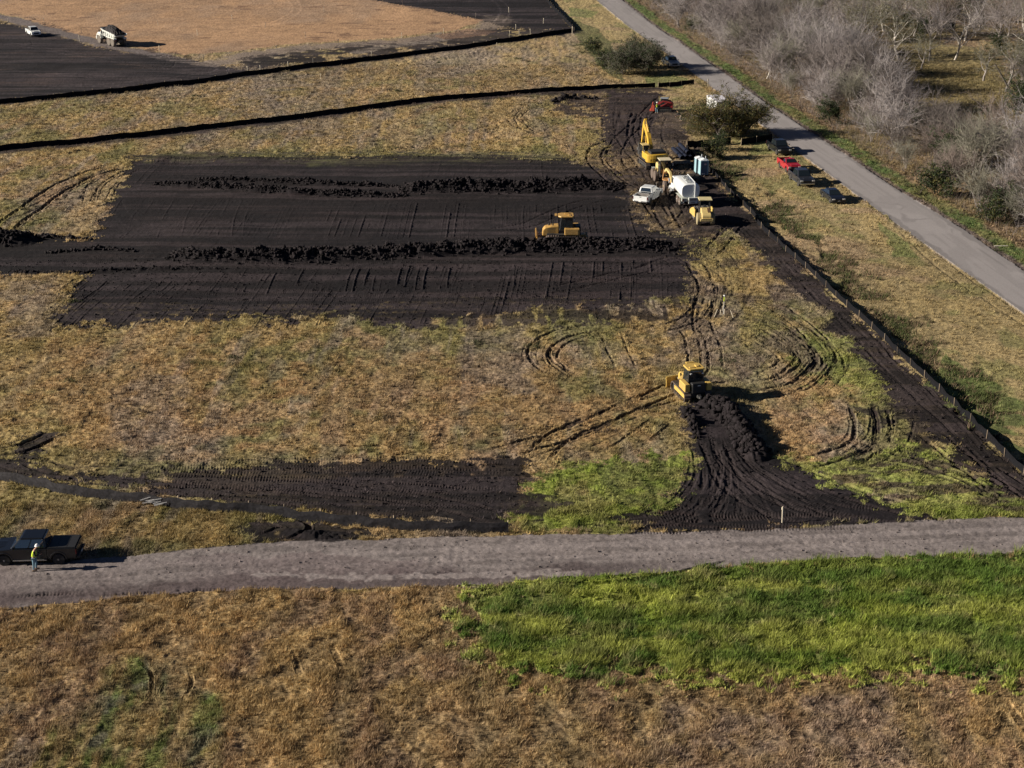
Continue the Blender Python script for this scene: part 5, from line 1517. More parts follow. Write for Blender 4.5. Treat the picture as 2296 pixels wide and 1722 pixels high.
def toilet(label):
    root = empty('portable_toilet', label=label, cat='portable toilet', group='portable toilets')
    blu = mat('pale_blue_plastic', (.30, .46, .52), .45, var=.05); dk = mat('slate_blue_door', (.09, .135, .19), .5)
    wh = mat('translucent_white_roof', (.70, .74, .76), .4, var=.03)
    m = MB(); m.box((0, 0, .08), (1.2, 1.2, .14)); m.build('skid_base', BLK, root)
    m = MB(); m.box((0, 0, 1.12), (1.1, 1.1, 1.95), top=(.95, .95))
    for s in (-1, 1):
        for k in (-1, 1): m.box((k * .52, s * .52, 1.1), (.12, .12, 1.95), top=(.95, .95))
    m.build('cabin', blu, root, bevel=.03)
    m = MB(); m.box((.56, 0, 1.08), (.05, .78, 1.72)); dr = m.build('door', dk, root, bevel=.015)
    q = MB(); q.box((.595, .10, 1.62), (.012, .34, .2)); q.build('door_sign', mat('pink_door_sign', (.62, .42, .45), .5), dr)
    q = MB(); q.box((.60, -.3, 1.05), (.04, .06, .14)); q.build('latch', BLK, dr)
    q = MB(); q.box((.60, -.12, .33), (.03, .42, .08)); q.build('kick_plate', LMP, dr)
    m = MB(); m.box((0, 0, 2.12), (1.16, 1.16, .10))
    m.add([(-.56, -.56, 2.17), (.56, -.56, 2.17), (.56, .56, 2.17), (-.56, .56, 2.17), (-.4, 0, 2.36), (.4, 0, 2.36)], [(0, 1, 5, 4), (2, 3, 4, 5), (1, 2, 5), (3, 0, 4), (3, 2, 1, 0)])
    for k in range(6): m.box((.58, -.42 + k * .168, 2.12), (.05, .05, .16))
    rf = m.build('roof', wh, root)
    m = MB(); m.cyl((-.4, .4, 2.2), (-.4, .4, 2.55), .05, n=8); m.build('vent_pipe', wh, rf)
    return root


def trailer():
    root = empty('box_trailer', label='white enclosed box trailer half hidden behind the olive roadside tree', cat='trailer')
    m = MB(); m.box((0, 0, 1.55), (6.0, 2.4, 2.1)); m.build('body', WHT, root, bevel=.04)
    m = MB(); m.box((0, 0, 2.62), (6.04, 2.44, .05)); m.build('roof', mat('pale_trailer_roof', (.68, .66, .72), .5), root)
    for s in (-1, 1):
        for x in (-.5, .5): wheel(root, x, s * 1.12, .36, .22, rimr=.2, rm=WHT)
        m = MB(); m.prism([(-1.0, .5), (-.85, .82), (.85, .82), (1.0, .5)], s * 1.2 - .12, s * 1.2 + .12); m.build('fender', BLK, root)
        m = MB(); m.box((0, s * 1.215, .60), (5.9, .03, .12)); m.build('side_rail', BLK, root)
    m = MB(); m.cyl((3.0, .6, .5), (4.2, 0, .5), .05, n=8); m.cyl((3.0, -.6, .5), (4.2, 0, .5), .05, n=8); m.cyl((4.0, 0, .05), (4.0, 0, .7), .05, n=8); m.build('drawbar', DRK, root)
    m = MB(); m.box((-3.02, 0, 1.55), (.03, 2.1, 1.95)); m.build('rear_door', WHTD, root)
    return root


# ------------------------------------------------------------------ people (skinned figures)
def skin(name, joints, edges, root_i, material, parent, sub=2):
    me = bpy.data.meshes.new(name)
    me.from_pydata([j[:3] for j in joints], edges, [])
    o = link(name, me, material, parent)
    sk = o.modifiers.new('skin', 'SKIN'); sk.use_smooth_shade = True
    sv_ = me.skin_vertices[0].data if me.skin_vertices else None
    if sv_ is None:
        bm = bmesh.new(); bm.from_mesh(me); bm.verts.layers.skin.verify(); bm.to_mesh(me); bm.free()
        sv_ = me.skin_vertices[0].data
    for i, j in enumerate(joints):
        r = j[3]; r2 = j[4] if len(j) > 4 else r
        sv_[i].radius = (r, r2); sv_[i].use_root = (i == root_i)
    ss = o.modifiers.new('subdiv', 'SUBSURF'); ss.levels = sub; ss.render_levels = sub
    # freeze to a real mesh
    bpy.context.view_layer.update()
    m2 = bpy.data.meshes.new_from_object(o.evaluated_get(bpy.context.evaluated_depsgraph_get()))
    o.modifiers.clear(); o.data = m2; m2.name = name
    m2.materials.clear(); m2.materials.append(material)
    return o


SKINM = mat('skin', (.42, .24, .16), .6, var=.04)
JEAN = mat('faded_blue_jeans', (.15, .26, .33), .85, var=.2)
VEST = mat('lime_safety_vest', (.55, .72, .04), .7, var=.06)
VESTB = mat('vest_reflective_band', (.55, .56, .52), .4)
DSHIRT = mat('dark_shirt', (.02, .022, .026), .85)
HATM = mat('white_hard_hat', (.80, .80, .78), .35, var=.02)
HAIR = mat('dark_hair', (.02, .015, .01), .8)
BOOT = mat('tan_boots', (.22, .15, .10), .8)


def person(label, lean=.10, head=.25, arms='hold', shirt=None, vest=True, hat=True, jeans=None, s=1.0, knees=.04, stride=.06):
    "stands at the origin facing +x"
    root = empty('person', label=label, cat='person')
    jeans = jeans or JEAN; shirt = shirt or DSHIRT
    hz = .93 - knees
    px_ = 0
    ch = (px_ + lean * .45, 0, hz + .44); nk = (px_ + lean * .62, 0, hz + .60); hd_ = (px_ + lean * .62 + head * .18, 0, hz + .78)
    J = [(px_, 0, hz, .13, .155), (px_ + lean * .2, 0, hz + .2, .115, .145), (*ch, .12, .175), (*nk, .055), (px_ + lean * .62 + head * .08, 0, hz + .68, .06), (*hd_, .095, .08), (hd_[0] + head * .03, 0, hd_[2] + .09, .08, .07)]
    E_ = [(0, 1), (1, 2), (2, 3), (3, 4), (4, 5), (5, 6)]
    for sd_, st in ((1, stride), (-1, -stride)):
        b = len(J)
        J += [(px_, sd_ * .10, hz - .06, .095), (px_ + knees + st, sd_ * .115, .50, .068), (px_ + st * .8, sd_ * .12, .28, .055), (px_ + st, sd_ * .12, .09, .042), (px_ + st + .14, sd_ * .135, .035, .034)]
        E_ += [(0, b), (b, b + 1), (b + 1, b + 2), (b + 2, b + 3), (b + 3, b + 4)]
        # arm
        b = len(J)
        sh = (ch[0] + .01, sd_ * .20, hz + .50)
        if arms == 'hold':
            el = (sh[0] + .04, sd_ * .27, hz + .23); wr_ = (sh[0] + .28, sd_ * .12, hz + .26)
        else:
            el = (sh[0] - .02 + lean * .1, sd_ * .28, hz + .21); wr_ = (sh[0] + .06 + lean * .2, sd_ * .28, hz - .04)
        d = (Vector(wr_) - Vector(el)).normalized(); w0 = Vector(wr_)
        J += [(*sh, .06), (*el, .043), (*wr_, .028)]
        E_ += [(2, b), (b, b + 1), (b + 1, b + 2)]
        pm = w0 + d * .075; J.append((*pm, .032, .02)); E_.append((b + 2, b + 3))
        lat = Vector((0, 1, 0)).cross(d).normalized() if arms != 'hold' else Vector((0, 0, 1))
        side = lat.cross(d).normalized() if arms != 'hold' else Vector((0, 1, 0))
        for k in range(4):
            q = len(J); off = lat * ((k - 1.5) * .020)
            ln = (.068, .080, .075, .058)[k]; crl = side * (-sd_ * .018)
            a = w0 + d * .105 + off; c = a + d * ln * .55 + crl * .5; e = c + d * ln * .45 + crl
            J += [(*a, .009), (*c, .0085), (*e, .007)]; E_ += [(b + 3, q), (q, q + 1), (q + 1, q + 2)]
        q = len(J); a = w0 + d * .04 + lat * .032; c = a + d * .035 + lat * .018 - side * sd_ * .01
        J += [(*a, .011), (*c, .009)]; E_ += [(b + 3, q), (q, q + 1)]
    body = skin('body', J, E_, 0, SKINM, root)
    # trousers, shirt and vest: the same chains a little fuller
    def sub(idx, grow, nm, mt, clip=None):
        mp = {i: k for k, i in enumerate(idx)}
        jj = [tuple(J[i][:3]) + tuple(r + grow for r in (J[i][3:] if len(J[i]) > 4 else (J[i][3], J[i][3]))) for i in idx]
        ee = [(mp[a], mp[b]) for a, b in E_ if a in mp and b in mp]
        return skin(nm, jj, ee, 0, mt, root)
    leg = [0] + list(range(7, 11)) + list(range(7 + 5 + 3 + 1 + 12 + 2, 7 + 5 + 3 + 1 + 12 + 2 + 4))
    n_arm = 3 + 1 + 12 + 2
    L2 = 7 + 5 + n_arm
    sub([0, 7, 8, 9, 10, L2, L2 + 1, L2 + 2, L2 + 3], .016, 'trousers', jeans)
    A1 = 12; A2 = L2 + 5
    sub([0, 1, 2, A1, A1 + 1, A1 + 2, A2, A2 + 1, A2 + 2], .014, 'shirt', shirt)
    if vest:
        v = sub([0, 1, 2, A1, A2], .032, 'vest', VEST)
    for st, y in ((stride, .13), (-stride, -.13)):
        m = MB(); m.box((px_ + st + .05, y, .05), (.30, .11, .10)); m.build('boot', BOOT, root, bevel=.03)
    hx, hz_ = hd_[0], hd_[2]
    if hat:
        m = MB(); m.lathe([(.05, .165), (.065, .155), (.07, .135), (.13, .12), (.18, .075), (.20, .02)], (hx, 0, hz_), 'z', 20); m.box((hx + .13, 0, hz_ + .055), (.12, .16, .015)); m.build('hard_hat', HATM, root, smooth=False)
    else:
        m = MB(); m.lathe([(.0, .10), (.08, .11), (.14, .08), (.17, .02)], (hx - .015, 0, hz_), 'z', 16); m.build('hair', HAIR, root, smooth=True)
    m = MB(); m.prism([(hx + .085, hz_ + .02), (hx + .12, hz_ - .02), (hx + .085, hz_ - .025)], -.013, .013)
    for y in (-.035, .035): m.box((hx + .092, y, hz_ + .03), (.012, .02, .012))
    m.box((hx + .085, 0, hz_ - .06), (.014, .045, .01)); m.build('face', mat('face_shade', (.30, .16, .11), .6), root)
    if arms == 'hold':
        m = MB(); m.box((ch[0] + .34, 0, hz + .27), (.16, .20, .012), Matrix.Rotation(-.6, 3, 'Y')); 
        o = m.build('tablet', BLK, None); o.name = 'handheld_tablet'
        o.parent = root
    root.scale = (s, s, s)
    return root


# ------------------------------------------------------------------ fences
_post = MB(); _post.box((0, 0, .45), (.05, .05, 1.15)); POST_ME = None


def silt_fence(label, pts, h=.75, step=3.0, cloth=None, spike=.10, sag=.05, conv=D, post_mat=None, lift=0.0, thick=.02, outward=1):
    global POST_ME
    w = [conv(*p) for p in pts]
    # smooth path
    out = []
    for i in range(len(w) - 1):
        p0 = w[max(i - 1, 0)]; p1 = w[i]; p2 = w[i + 1]; p3 = w[min(i + 2, len(w) - 1)]
        for k in range(8):
            t = k / 8
            out.append(.5 * ((2 * p1) + (p2 - p0) * t + (2 * p0 - 5 * p1 + 4 * p2 - p3) * t * t + (3 * p1 - p0 - 3 * p2 + p3) * t ** 3))
    out.append(w[-1])
    L = [0]
    for a, b in zip(out[:-1], out[1:]): L.append(L[-1] + (b - a).length)
    tot = L[-1]; n = max(2, int(tot / step)); n = min(n, 98)
    ax = [p.x for p in out]; ay = [p.y for p in out]
    root = empty('silt_fence', (out[0].x, out[0].y, 0), label=label, cat='silt fence', group=None)
    ox, oy = out[0].x, out[0].y
    vs, fs = [], []; N = n * 5 + 1; r = random.Random(len(label))
    for i in range(N):
        t = tot * i / (N - 1); x = np.interp(t, L, ax); y = np.interp(t, L, ay)
        x2 = np.interp(min(t + .1, tot), L, ax); y2 = np.interp(min(t + .1, tot), L, ay); x1 = np.interp(max(t - .1, 0), L, ax); y1 = np.interp(max(t - .1, 0), L, ay)
        d = Vector((x2 - x1, y2 - y1)).normalized(); nn = Vector((-d.y, d.x)) * outward
        q = (i % 5) / 5; bow = math.sin(math.pi * q) * (.02 + .05 * r.random())
        z = gz(x, y); tp = z + lift + h - math.sin(math.pi * q) * sag * (1 + r.random()) + r.uniform(-.015, .015)
        mz = z + lift + h * .5
        cx, cy = x - ox, y - oy
        for (o_, zz) in ((0, z - .12), (bow, mz), (bow * .3, tp)):
            vs.append((cx + nn.x * o_, cy + nn.y * o_, zz))
        for (o_, zz) in ((thick, z - .12), (bow + thick, mz), (bow * .3 + thick, tp)):
            vs.append((cx + nn.x * o_, cy + nn.y * o_, zz))
    for i in range(N - 1):
        a = i * 6; b = a + 6
        for q in ((0, 1), (1, 2)):
            fs.append((a + q[0], b + q[0], b + q[1], a + q[1])); fs.append((a + 3 + q[0], a + 3 + q[1], b + 3 + q[1], b + 3 + q[0]))
        fs.append((a + 2, b + 2, b + 5, a + 5))
    m = MB(); m.add(vs, fs); m.build('fabric', cloth or CLOTH, root)
    if POST_ME is None:
        o = _post.build('stake', WOODM, None); POST_ME = o.data; bpy.data.objects.remove(o)
    pm_me = POST_ME if post_mat is None else POST_ME.copy()
    if post_mat is not None: pm_me.materials.clear(); pm_me.materials.append(post_mat)
    for i in range(n + 1):
        t = min(tot, tot * i / n); x = np.interp(t, L, ax); y = np.interp(t, L, ay)
        x2 = np.interp(min(t + .2, tot), L, ax); y2 = np.interp(min(t + .2, tot), L, ay); x1 = np.interp(max(t - .2, 0), L, ax); y1 = np.interp(max(t - .2, 0), L, ay)
        d = Vector((x2 - x1, y2 - y1)).normalized(); nn = Vector((-d.y, d.x)) * -outward
        s = bpy.data.objects.new('stake', pm_me); COL.objects.link(s); s.parent = root
        s.location = (x - ox + nn.x * .06, y - oy + nn.y * .06, gz(x, y) + lift + h - 1.025 + spike + r.uniform(-.05, .05))
        s.rotation_euler = (r.uniform(-.06, .06), r.uniform(-.06, .06), r.random() * 3)
    return root


DK = WOODD
silt_fence('far black silt fence running along the edge of the black soil below the clay pad', [(-60, 230), (0, 223), (120, 213), (240, 200), (420, 178), (560, 160), (760, 134), (900, 116), (1000, 103), (1120, 86), (1238, 67)], h=.80, step=3.4, outward=-1)
silt_fence('short silt fence turning back from the far corner beside the tarred road', [(1240, 66), (1215, 40), (1190, 14), (1165, -20), (1140, -50)], h=.9, step=3.4, cloth=CLOTH)
silt_fence('black silt fence crossing the dry field above the graded strip', [(-60, 334), (0, 324), (140, 311), (300, 294), (450, 276), (600, 260), (760, 240), (900, 221), (1050, 207), (1200, 198), (1320, 192), (1415, 189)], h=.78, step=3.2, outward=-1)
silt_fence('short detached silt fence piece near the silver pickup', [(1421, 189), (1460, 185), (1499, 182)], h=.8, step=2.4)
silt_fence('silt fence piece left of the olive tree, behind the black pipes', [(1484, 318), (1530, 315), (1578, 309)], h=1.0, step=2.4)
silt_fence('silt fence piece between the olive tree and the black pickup', [(1600, 313), (1635, 307), (1668, 302)], h=1.0, step=2.4)
silt_fence('long silt fence on the right side of the yard running down towards the gravel road', [(1482, 322), (1510, 350), (1548, 385), (1590, 430), (1630, 470), (1636, 483), (1700, 545), (1756, 593), (1830, 663), (1906, 730), (1990, 810), (2056, 873), (2130, 945), (2212, 1022), (2300, 1106)], h=.68, step=3.4, cloth=CLOTH, outward=1, spike=.08, sag=.09, post_mat=WOODD)
nf = silt_fence('weathered silt fence curving along the near edge of the field towards the gravel road', [(-80, 1020), (0, 1039), (85, 1056), (150, 1070), (260, 1084), (345, 1094), (450, 1106), (560, 1113), (640, 1122), (780, 1136), (900, 1145), (1020, 1150), (1098, 1152)], h=.90, step=2.6, cloth=CLOTG, outward=-1, spike=.16, sag=.10)
# torn shiny plastic on the near fence
m = MB(); a = D(318, 1091) - Vector(nf.location); b = D(352, 1097) - Vector(nf.location); r_ = random.Random(2)
for k in range(9):
    t = k / 9; p = a.lerp(b, t); m.box((p.x, p.y - .10, .25 + r_.random() * .35), (.5 + r_.random() * .5, .03, .05), Matrix.Rotation(-.35 + r_.random() * .3, 3, 'Y'))
m.build('torn_plastic', mat('shiny_torn_plastic', (.55, .55, .55), .3), nf)

# ------------------------------------------------------------------ survey stakes
_sm = MB(); _sm.box((0, 0, .55), (.09, .05, 1.3)); _sm.box((0, 0, 1.06), (.14, .08, .18))
so = _sm.build('survey_stake', mat('pale_lath', (.62, .55, .42), .7)); SME = so.data; bpy.data.objects.remove(so)
stk = [(400 + a * .425, b * .425) for a, b in ((285, 108), (768, 65), (1016, 110), (1183, 28), (1568, 95), (1743, 65), (100, 185), (460, 150), (672, 200), (1400, 178), (1179, 200), (846, 238), (519, 272), (132, 320), (260, 385), (365, 383), (432, 378), (580, 360), (710, 345), (1018, 300), (1780, 155), (1798, 188), (1746, 195), (1857, 185), (1925, 125))]
stk += [(a * .1808, 30 + b * .1808) for a, b in ((105, 130), (1010, 245), (990, 350), (1480, 45), (1960, 155), (1975, 475), (548, 125))]


def stake_at(p, label, group=None, s=1.0, rz=.5):
    o = bpy.data.objects.new('survey_stake', SME); COL.objects.link(o)
    o.location = (p.x, p.y, gz(p.x, p.y)); o.scale = (s, s, s); o.rotation_euler = (rnd.uniform(-.08, .08), rnd.uniform(-.08, .08), rnd.random())
    return tag(o, label, 'stake', group)


for (a, b) in stk:
    w_ = P(a, b); r_, c_ = glook([w_.x], [w_.y]); k_ = int(kind.reshape(NRW, NCL)[r_, c_][0])
    lb = 'pale survey stake standing on the orange clay pad' if k_ == 3 else ('pale survey stake on the black soil in the far right corner' if a > 1040 else ('pale survey stake on the far soil left of the dump truck' if a < 260 and b > 30 else 'pale survey stake on the dark strip between clay pad and far silt fence'))
    stake_at(w_, lb, 'survey stakes round the far clay pad', 1.05)
stake_at(P(1283, 76), 'taller pale stake at the corner of the far silt fence', None, 1.4)
stake_at(P(1588, 197), 'thin pale stake at the edge of the tarred road above the white trailer', None, 1.3)
stake_at(P(1754, 1172), 'weathered lath standing in a grass tuft at the upper edge of the gravel road', None, 1.05)
stake_at(P(1115, 107), 'pale lath alone in the dry field above the middle silt fence', None, .9)
stake_at(P(719, 177), 'pale lath alone in the far dry field below the long silt fence', None, .9)

# GNSS base pole braced by laths
root = empty('survey_pole', (*P(1622, 706)[:2], gz(*P(1622, 706)[:2])), label='white survey pole with lime band and receiver, laths driven in around it', cat='survey pole')
m = MB(); m.cyl((0, 0, 0), (0, 0, 2.1), .022, n=8); m.build('pole', LMP, root)
m = MB(); m.cyl((0, 0, 1.55), (0, 0, 2.0), .05, n=10); m.build('lime_band', VEST, root)
m = MB(); m.lathe([(0, .10), (.06, .11), (.11, .06)], (0, 0, 2.1), 'z', 16); m.build('receiver', HATM, root)
for (dx, dy, tx, ty, hh_) in ((-1.0, -.5, .35, .3, .8), (.9, -1.0, -.3, .4, .8), (-.15, -.2, .0, .05, 1.1), (.05, -.25, 0, .05, .8), (-.35, -.1, .05, 0, .7)):
    m = MB(); m.cyl((dx, dy, 0), (dx + tx, dy + ty, hh_), .03, n=6); m.build('lath', mat('pale_lath', (.5, .4, .3)), root)

# ------------------------------------------------------------------ pipes and timber by the yard corner
pa, pb = P(1509, 338), P(1543, 372)
pd = (pb - pa).normalized(); pn = Vector((-pd.y, pd.x, 0))
for k, (off, zz, lb) in enumerate(((0.0, .32, 'black plastic pipe lying nearest the grader, leftmost of the bundle'), (.66, .32, 'black plastic pipe lying in the middle of the bundle'), (1.32, .32, 'black plastic pipe lying against the silt fence, rightmost of the bundle'), (1.0, .88, 'black plastic pipe stacked on top of the pipe bundle'))):
    m = MB(); Lp = 6.2 if k < 3 else 5.6
    n_ = 32
    pr = [(Lp * i / n_, .32 - (.018 if i % 2 else 0)) for i in range(n_ + 1)] + [(Lp, .28), (Lp * .02, .28)]
    m.lathe(pr, (0, 0, 0), 'x', 18)
    o = m.build('plastic_pipe', PIPEM, smooth=False)
    q = pa - pn * -1 * 0 + pn * (-off if False else -off) * -1
    q = pa + pn * off
    o.location = (q.x, q.y, gz(q.x, q.y) + zz); o.rotation_euler = (0, 0, math.atan2(pd.y, pd.x))
    tag(o, lb, 'pipe', 'black plastic pipes')
root = empty('timber_pallet', (*P(1530, 366)[:2], gz(*P(1530, 366)[:2])), .1, 'low weathered timber pallet with a pale plank, between the grader and the toilets', 'pallet')
m = MB()
for k in range(7): m.box((0, -.9 + k * .3, .24), (2.4, .2, .04))
m.build('deck_boards', WOODD, root)
m = MB()
for x in (-1.1, 0, 1.1): m.box((x, 0, .12), (.1, 2.0, .2))
m.build('bearers', WOODD, root)
m = MB(); m.box((.2, .8, .30), (2.3, .25, .05), Matrix.Rotation(-.15, 3, 'Z')); m.build('pale_plank', WOODM, root)
m = MB(); m.box((1.3, -1.1, .08), (3.0, .22, .12)); m.build('timber', WOODD, root)

# ------------------------------------------------------------------ vehicles where they stand
WZ = lambda v: v
o = pickup('black crew-cab pickup with covered bed on the gravel road at the left edge', BLKP, cover=True, rimm=mat('grey_alloy_rim', (.22, .22, .23), .35, metal=.7))
at_points(o, P(10.8, 1267.8), P(132.4, 1264.9), (5.85 / 2 - .98, 1.0), (-5.85 / 2 + 1.22, 1.0))
o = pickup('white crew-cab pickup left of the water truck, silver tool box in its bed', WHT, load=True)
at_points(o, P(1458.8, 458), P(1482, 442.5), (-5.85 / 2 + 1.22, -1.0), (5.85 / 2 - .98, -1.0))
o = pickup('red regular-cab pickup on the verge behind the grey pickup', RED, L=5.2, W=1.85, Hh=1.68, crew=False, wr=.36)
at_points(o, P(1747, 376.8), P(1763, 388.5), (-2.6 + 1.22, -.92), (2.6 - .98, -.92))
o = pickup('dark grey crew-cab pickup parked on the dry verge in front of the red pickup', GRYP)
at_points(o, P(1771, 403), P(1789.5, 417.5), (-5.85 / 2 + 1.22, -1.0), (5.85 / 2 - .98, -1.0))
o = pickup('black pickup in the tree shadow at the road edge', BLKP)
at_points(o, P(1723, 334.4), P(1740, 346.2), (-5.85 / 2 + 1.22, -1.0), (5.85 / 2 - .98, -1.0))
o = pickup('pale silver pickup beside the far dark tree clump at the road edge', SILP)
at_points(o, P(1487, 144.5), P(1500, 152), (-5.85 / 2 + 1.22, -1.0), (5.85 / 2 - .98, -1.0))
o = pickup('small white pickup on the far black soil left of the dump truck', WHT)
at_points(o, P(60.6, 77.5), P(76, 85.5), (-5.85 / 2 + 1.22, -1.0), (5.85 / 2 - .98, -1.0))
o = sedan('dark blue sedan parked on the dry verge nearest the camera', NAVP)
at_points(o, P(1844.5, 442.5), P(1859.5, 453.5), (-2.4 + 1.02, -.85), (2.4 - .92, -.85))


def heading(o, p, deg, s=1.0):
    o.location = (p.x, p.y, gz(p.x, p.y)); o.rotation_euler = (0, 0, math.radians(deg)); o.scale = (s, s, s)
    return o


heading(bulldozer('yellow bulldozer facing left on the black strip behind the long clod windrow', mat('orange_yellow_paint', (.52, .31, .085), .45, dirt=.3), blade_z=.30), P(1260, 539), 180, 1.13)
o = bulldozer('yellow bulldozer seen from behind, cutting a fresh black strip in the middle field', mat('warm_yellow_paint', (.58, .39, .10), .45, dirt=.2), blade_yaw=.22, blade_z=.20, ripper=False)
heading(o, P(1549, 884), 104, .97)
heading(excavator(), P(1463, 372), 101)
o = grader(); at_points(o, P(1463, 400), P(1490, 430), (-3.4, -1.1), (3.9, -1.05))
o = roller(); o.scale = (.93, .93, .97); at_points(o, P(1563, 506), P(1557, 492.5), (-1.15, 1.0), (1.9, 1.0))
o = water_truck(); at_points(o, P(1521, 459), P(1503.5, 438), (-1.7, 1.15), (3.3, 1.1))
o = dump_truck(); at_points(o, P(253.5, 104.8), P(218, 95.5), (-2.95, 1.3), (3.3, 1.3))
heading(track_loader(), P(1489, 247), 172, 1.0)
heading(toilet('pale blue portable toilet with a white roof, standing a little behind the other one'), P(1567, 388), -84)
heading(toilet('pale blue portable toilet with slate door and pink sign, nearer the camera'), P(1576, 394), -80)
o = trailer(); at_points(o, P(1583.5, 249), P(1598, 259), (-2.9, -1.2), (2.9, -1.2))

o = person('person in lime vest, jeans and white hard hat beside the nearest black pickup', lean=.22, head=.9, s=1.08)
heading(o, P(79, 1278.6), 8, 1.06)
o = person('person in pale vest and white hard hat beside the red track loader', lean=.05, head=.1, arms='down', s=1.0, jeans=JEAN)
heading(o, P(1472.5, 251), -80, 1.02)
o = person('bending person in dark shirt and pale trousers left of the olive tree', lean=1.1, head=.6, arms='down', vest=False, hat=False, s=1.0, knees=.1, jeans=mat('pale_work_trousers', (.30, .27, .24), .85))
heading(o, P(1527, 272), 150, 1.0)


# ------------------------------------------------------------------ trees
def segs_to_mesh(name, segs, ns=3, material=None, parent=None):
    if not segs: return None
    A = np.array([s[0] for s in segs]); B = np.array([s[1] for s in segs]); ra = np.array([s[2] for s in segs]); rb_ = np.array([s[3] for s in segs])
    d = B - A; d /= np.linalg.norm(d, axis=1, keepdims=True) + 1e-9
    up = np.where(np.abs(d[:, 2:3]) > .9, np.array([[1., 0, 0]]), np.array([[0, 0, 1.]]))
    u = np.cross(d, up); u /= np.linalg.norm(u, axis=1, keepdims=True); v = np.cross(d, u)
    t = np.arange(ns) * 2 * math.pi / ns
    ring = u[:, None, :] * np.cos(t)[None, :, None] + v[:, None, :] * np.sin(t)[None, :, None]
    V_ = np.concatenate([A[:, None] + ring * ra[:, None, None], B[:, None] + ring * rb_[:, None, None]], 1).reshape(-1, 3)
    i = np.arange(ns); j = (i + 1) % ns
    f = np.stack([i, j, ns + j, ns + i], -1)[None] + (np.arange(len(segs)) * 2 * ns)[:, None, None]
    me = np_mesh(name, V_, f.reshape(-1, 4), 4)
    return link(name, me, material, parent)


def grow(r, H, R0, nl=7, spread=.75, first=.25, lv=(6, 5, 4), wind=.0, droop=0, multi=1, ln=(.55, .30, .17, .10), chaos=1.0):
    "branching skeleton -> thick segments, thin segments, twig tips"
    thick, thin, tips = [], [], []

    def rv(s): return np.array([r.gauss(0, s), r.gauss(0, s), r.gauss(0, s)])

    def limb(p, d, L, r0, r1, n, lvl):
        pts = [p]; dd = d
        for k in range(n):
            dd = dd + rv(.16 + .05 * lvl) + np.array([wind, 0, .05 - droop * .08 * lvl]); dd = dd / np.linalg.norm(dd)
            q = pts[-1] + dd * L / n
            a = r0 + (r1 - r0) * k / n; b = r0 + (r1 - r0) * (k + 1) / n
            (thick if lvl <= 1 else thin).append((pts[-1], q, a, b)); pts.append(q)
        return pts, dd
    for mm in range(multi):
        d0 = np.array([r.gauss(0, .1 + .18 * (multi > 1)), r.gauss(0, .1 + .18 * (multi > 1)), 1.0]); d0 /= np.linalg.norm(d0)
        p0 = np.array([r.gauss(0, .15), r.gauss(0, .15), -.2]) if multi > 1 else np.array([0, 0, -.2])
        tp, td = limb(p0, d0, H * .62, R0, R0 * .45, 5, 0)
        for i in range(nl):
            t = first + (1 - first) * (i + r.random() * .6) / nl; t = min(t, .999)
            k = int(t * 5); f = t * 5 - k; s = tp[k] * (1 - f) + tp[k + 1] * f
            a = r.random() * 6.283; out = spread * (.7 + .6 * r.random())
            d1 = np.array([math.cos(a) * out, math.sin(a) * out, .55 + .5 * r.random()]); d1 /= np.linalg.norm(d1)
            L1 = H * ln[0] * (.75 + .5 * r.random()) * (1.15 - .45 * t)
            p1, e1 = limb(s, d1, L1, R0 * .42, R0 * .13, 4, 1)
            for j in range(lv[0]):
                t2 = .25 + .75 * (j + r.random()) / lv[0]; t2 = min(t2, .999); k2 = int(t2 * 4); f2 = t2 * 4 - k2; s2 = p1[k2] * (1 - f2) + p1[k2 + 1] * f2
                d2 = e1 + rv(.6 * chaos) + np.array([0, 0, .25 * (1 - chaos)]); d2 /= np.linalg.norm(d2)
                p2, e2 = limb(s2, d2, H * ln[1] * (.6 + .7 * r.random()), max(.034, R0 * .15), .020, 3, 2)
                for q in range(lv[1]):
                    t3 = min((q + r.random()) / lv[1], .999); k3 = int(t3 * 3); f3 = t3 * 3 - k3; s3 = p2[k3] * (1 - f3) + p2[k3 + 1] * f3
                    d3 = e2 + rv(.65 * chaos); d3 /= np.linalg.norm(d3)
                    p3, e3 = limb(s3, d3, H * ln[2] * (.5 + .8 * r.random()), .018, .012, 2, 3)
                    for w_ in range(lv[2]):
                        s4 = p3[1 + (w_ % 2)]; d4 = e3 + rv(.7 * chaos); d4 /= np.linalg.norm(d4)
                        e = s4 + d4 * H * ln[3] * (.5 + .8 * r.random())
                        thin.append((s4, e, .015, .006)); tips.append(e)
    return thick, thin, tips


def leafmesh(name, tips, n, size, rad, material, parent, cols, r, flat=.6, keep=1.0):
    tips = np.array(tips); g = np.random.default_rng(r)
    if keep < 1: tips = tips[g.random(len(tips)) < keep]
    c = np.repeat(tips, n, 0) + g.normal(0, rad, (len(tips) * n, 3)) * np.array([1, 1, flat])
    N = len(c)
    a = g.normal(0, 1, (N, 3)); a /= np.linalg.norm(a, axis=1, keepdims=True)
    b = g.normal(0, 1, (N, 3)); b -= a * (a * b).sum(1, keepdims=True); b /= np.linalg.norm(b, axis=1, keepdims=True)
    s = size * (.5 + .9 * g.random((N, 1)))
    V_ = np.stack([c - a * s, c + b * s * .6, c + a * s, c - b * s * .6], 1).reshape(-1, 3)
    tw = g.integers(0, len(cols), len(tips)); cc = np.array(cols)[np.repeat(tw, n)] * (.65 + .7 * g.random((N, 1)))
    me = np_mesh(name, V_, np.arange(N * 4).reshape(-1, 4), 4, np.repeat(cc, 4, 0).astype(np.float32))
    return link(name, me, material, parent)


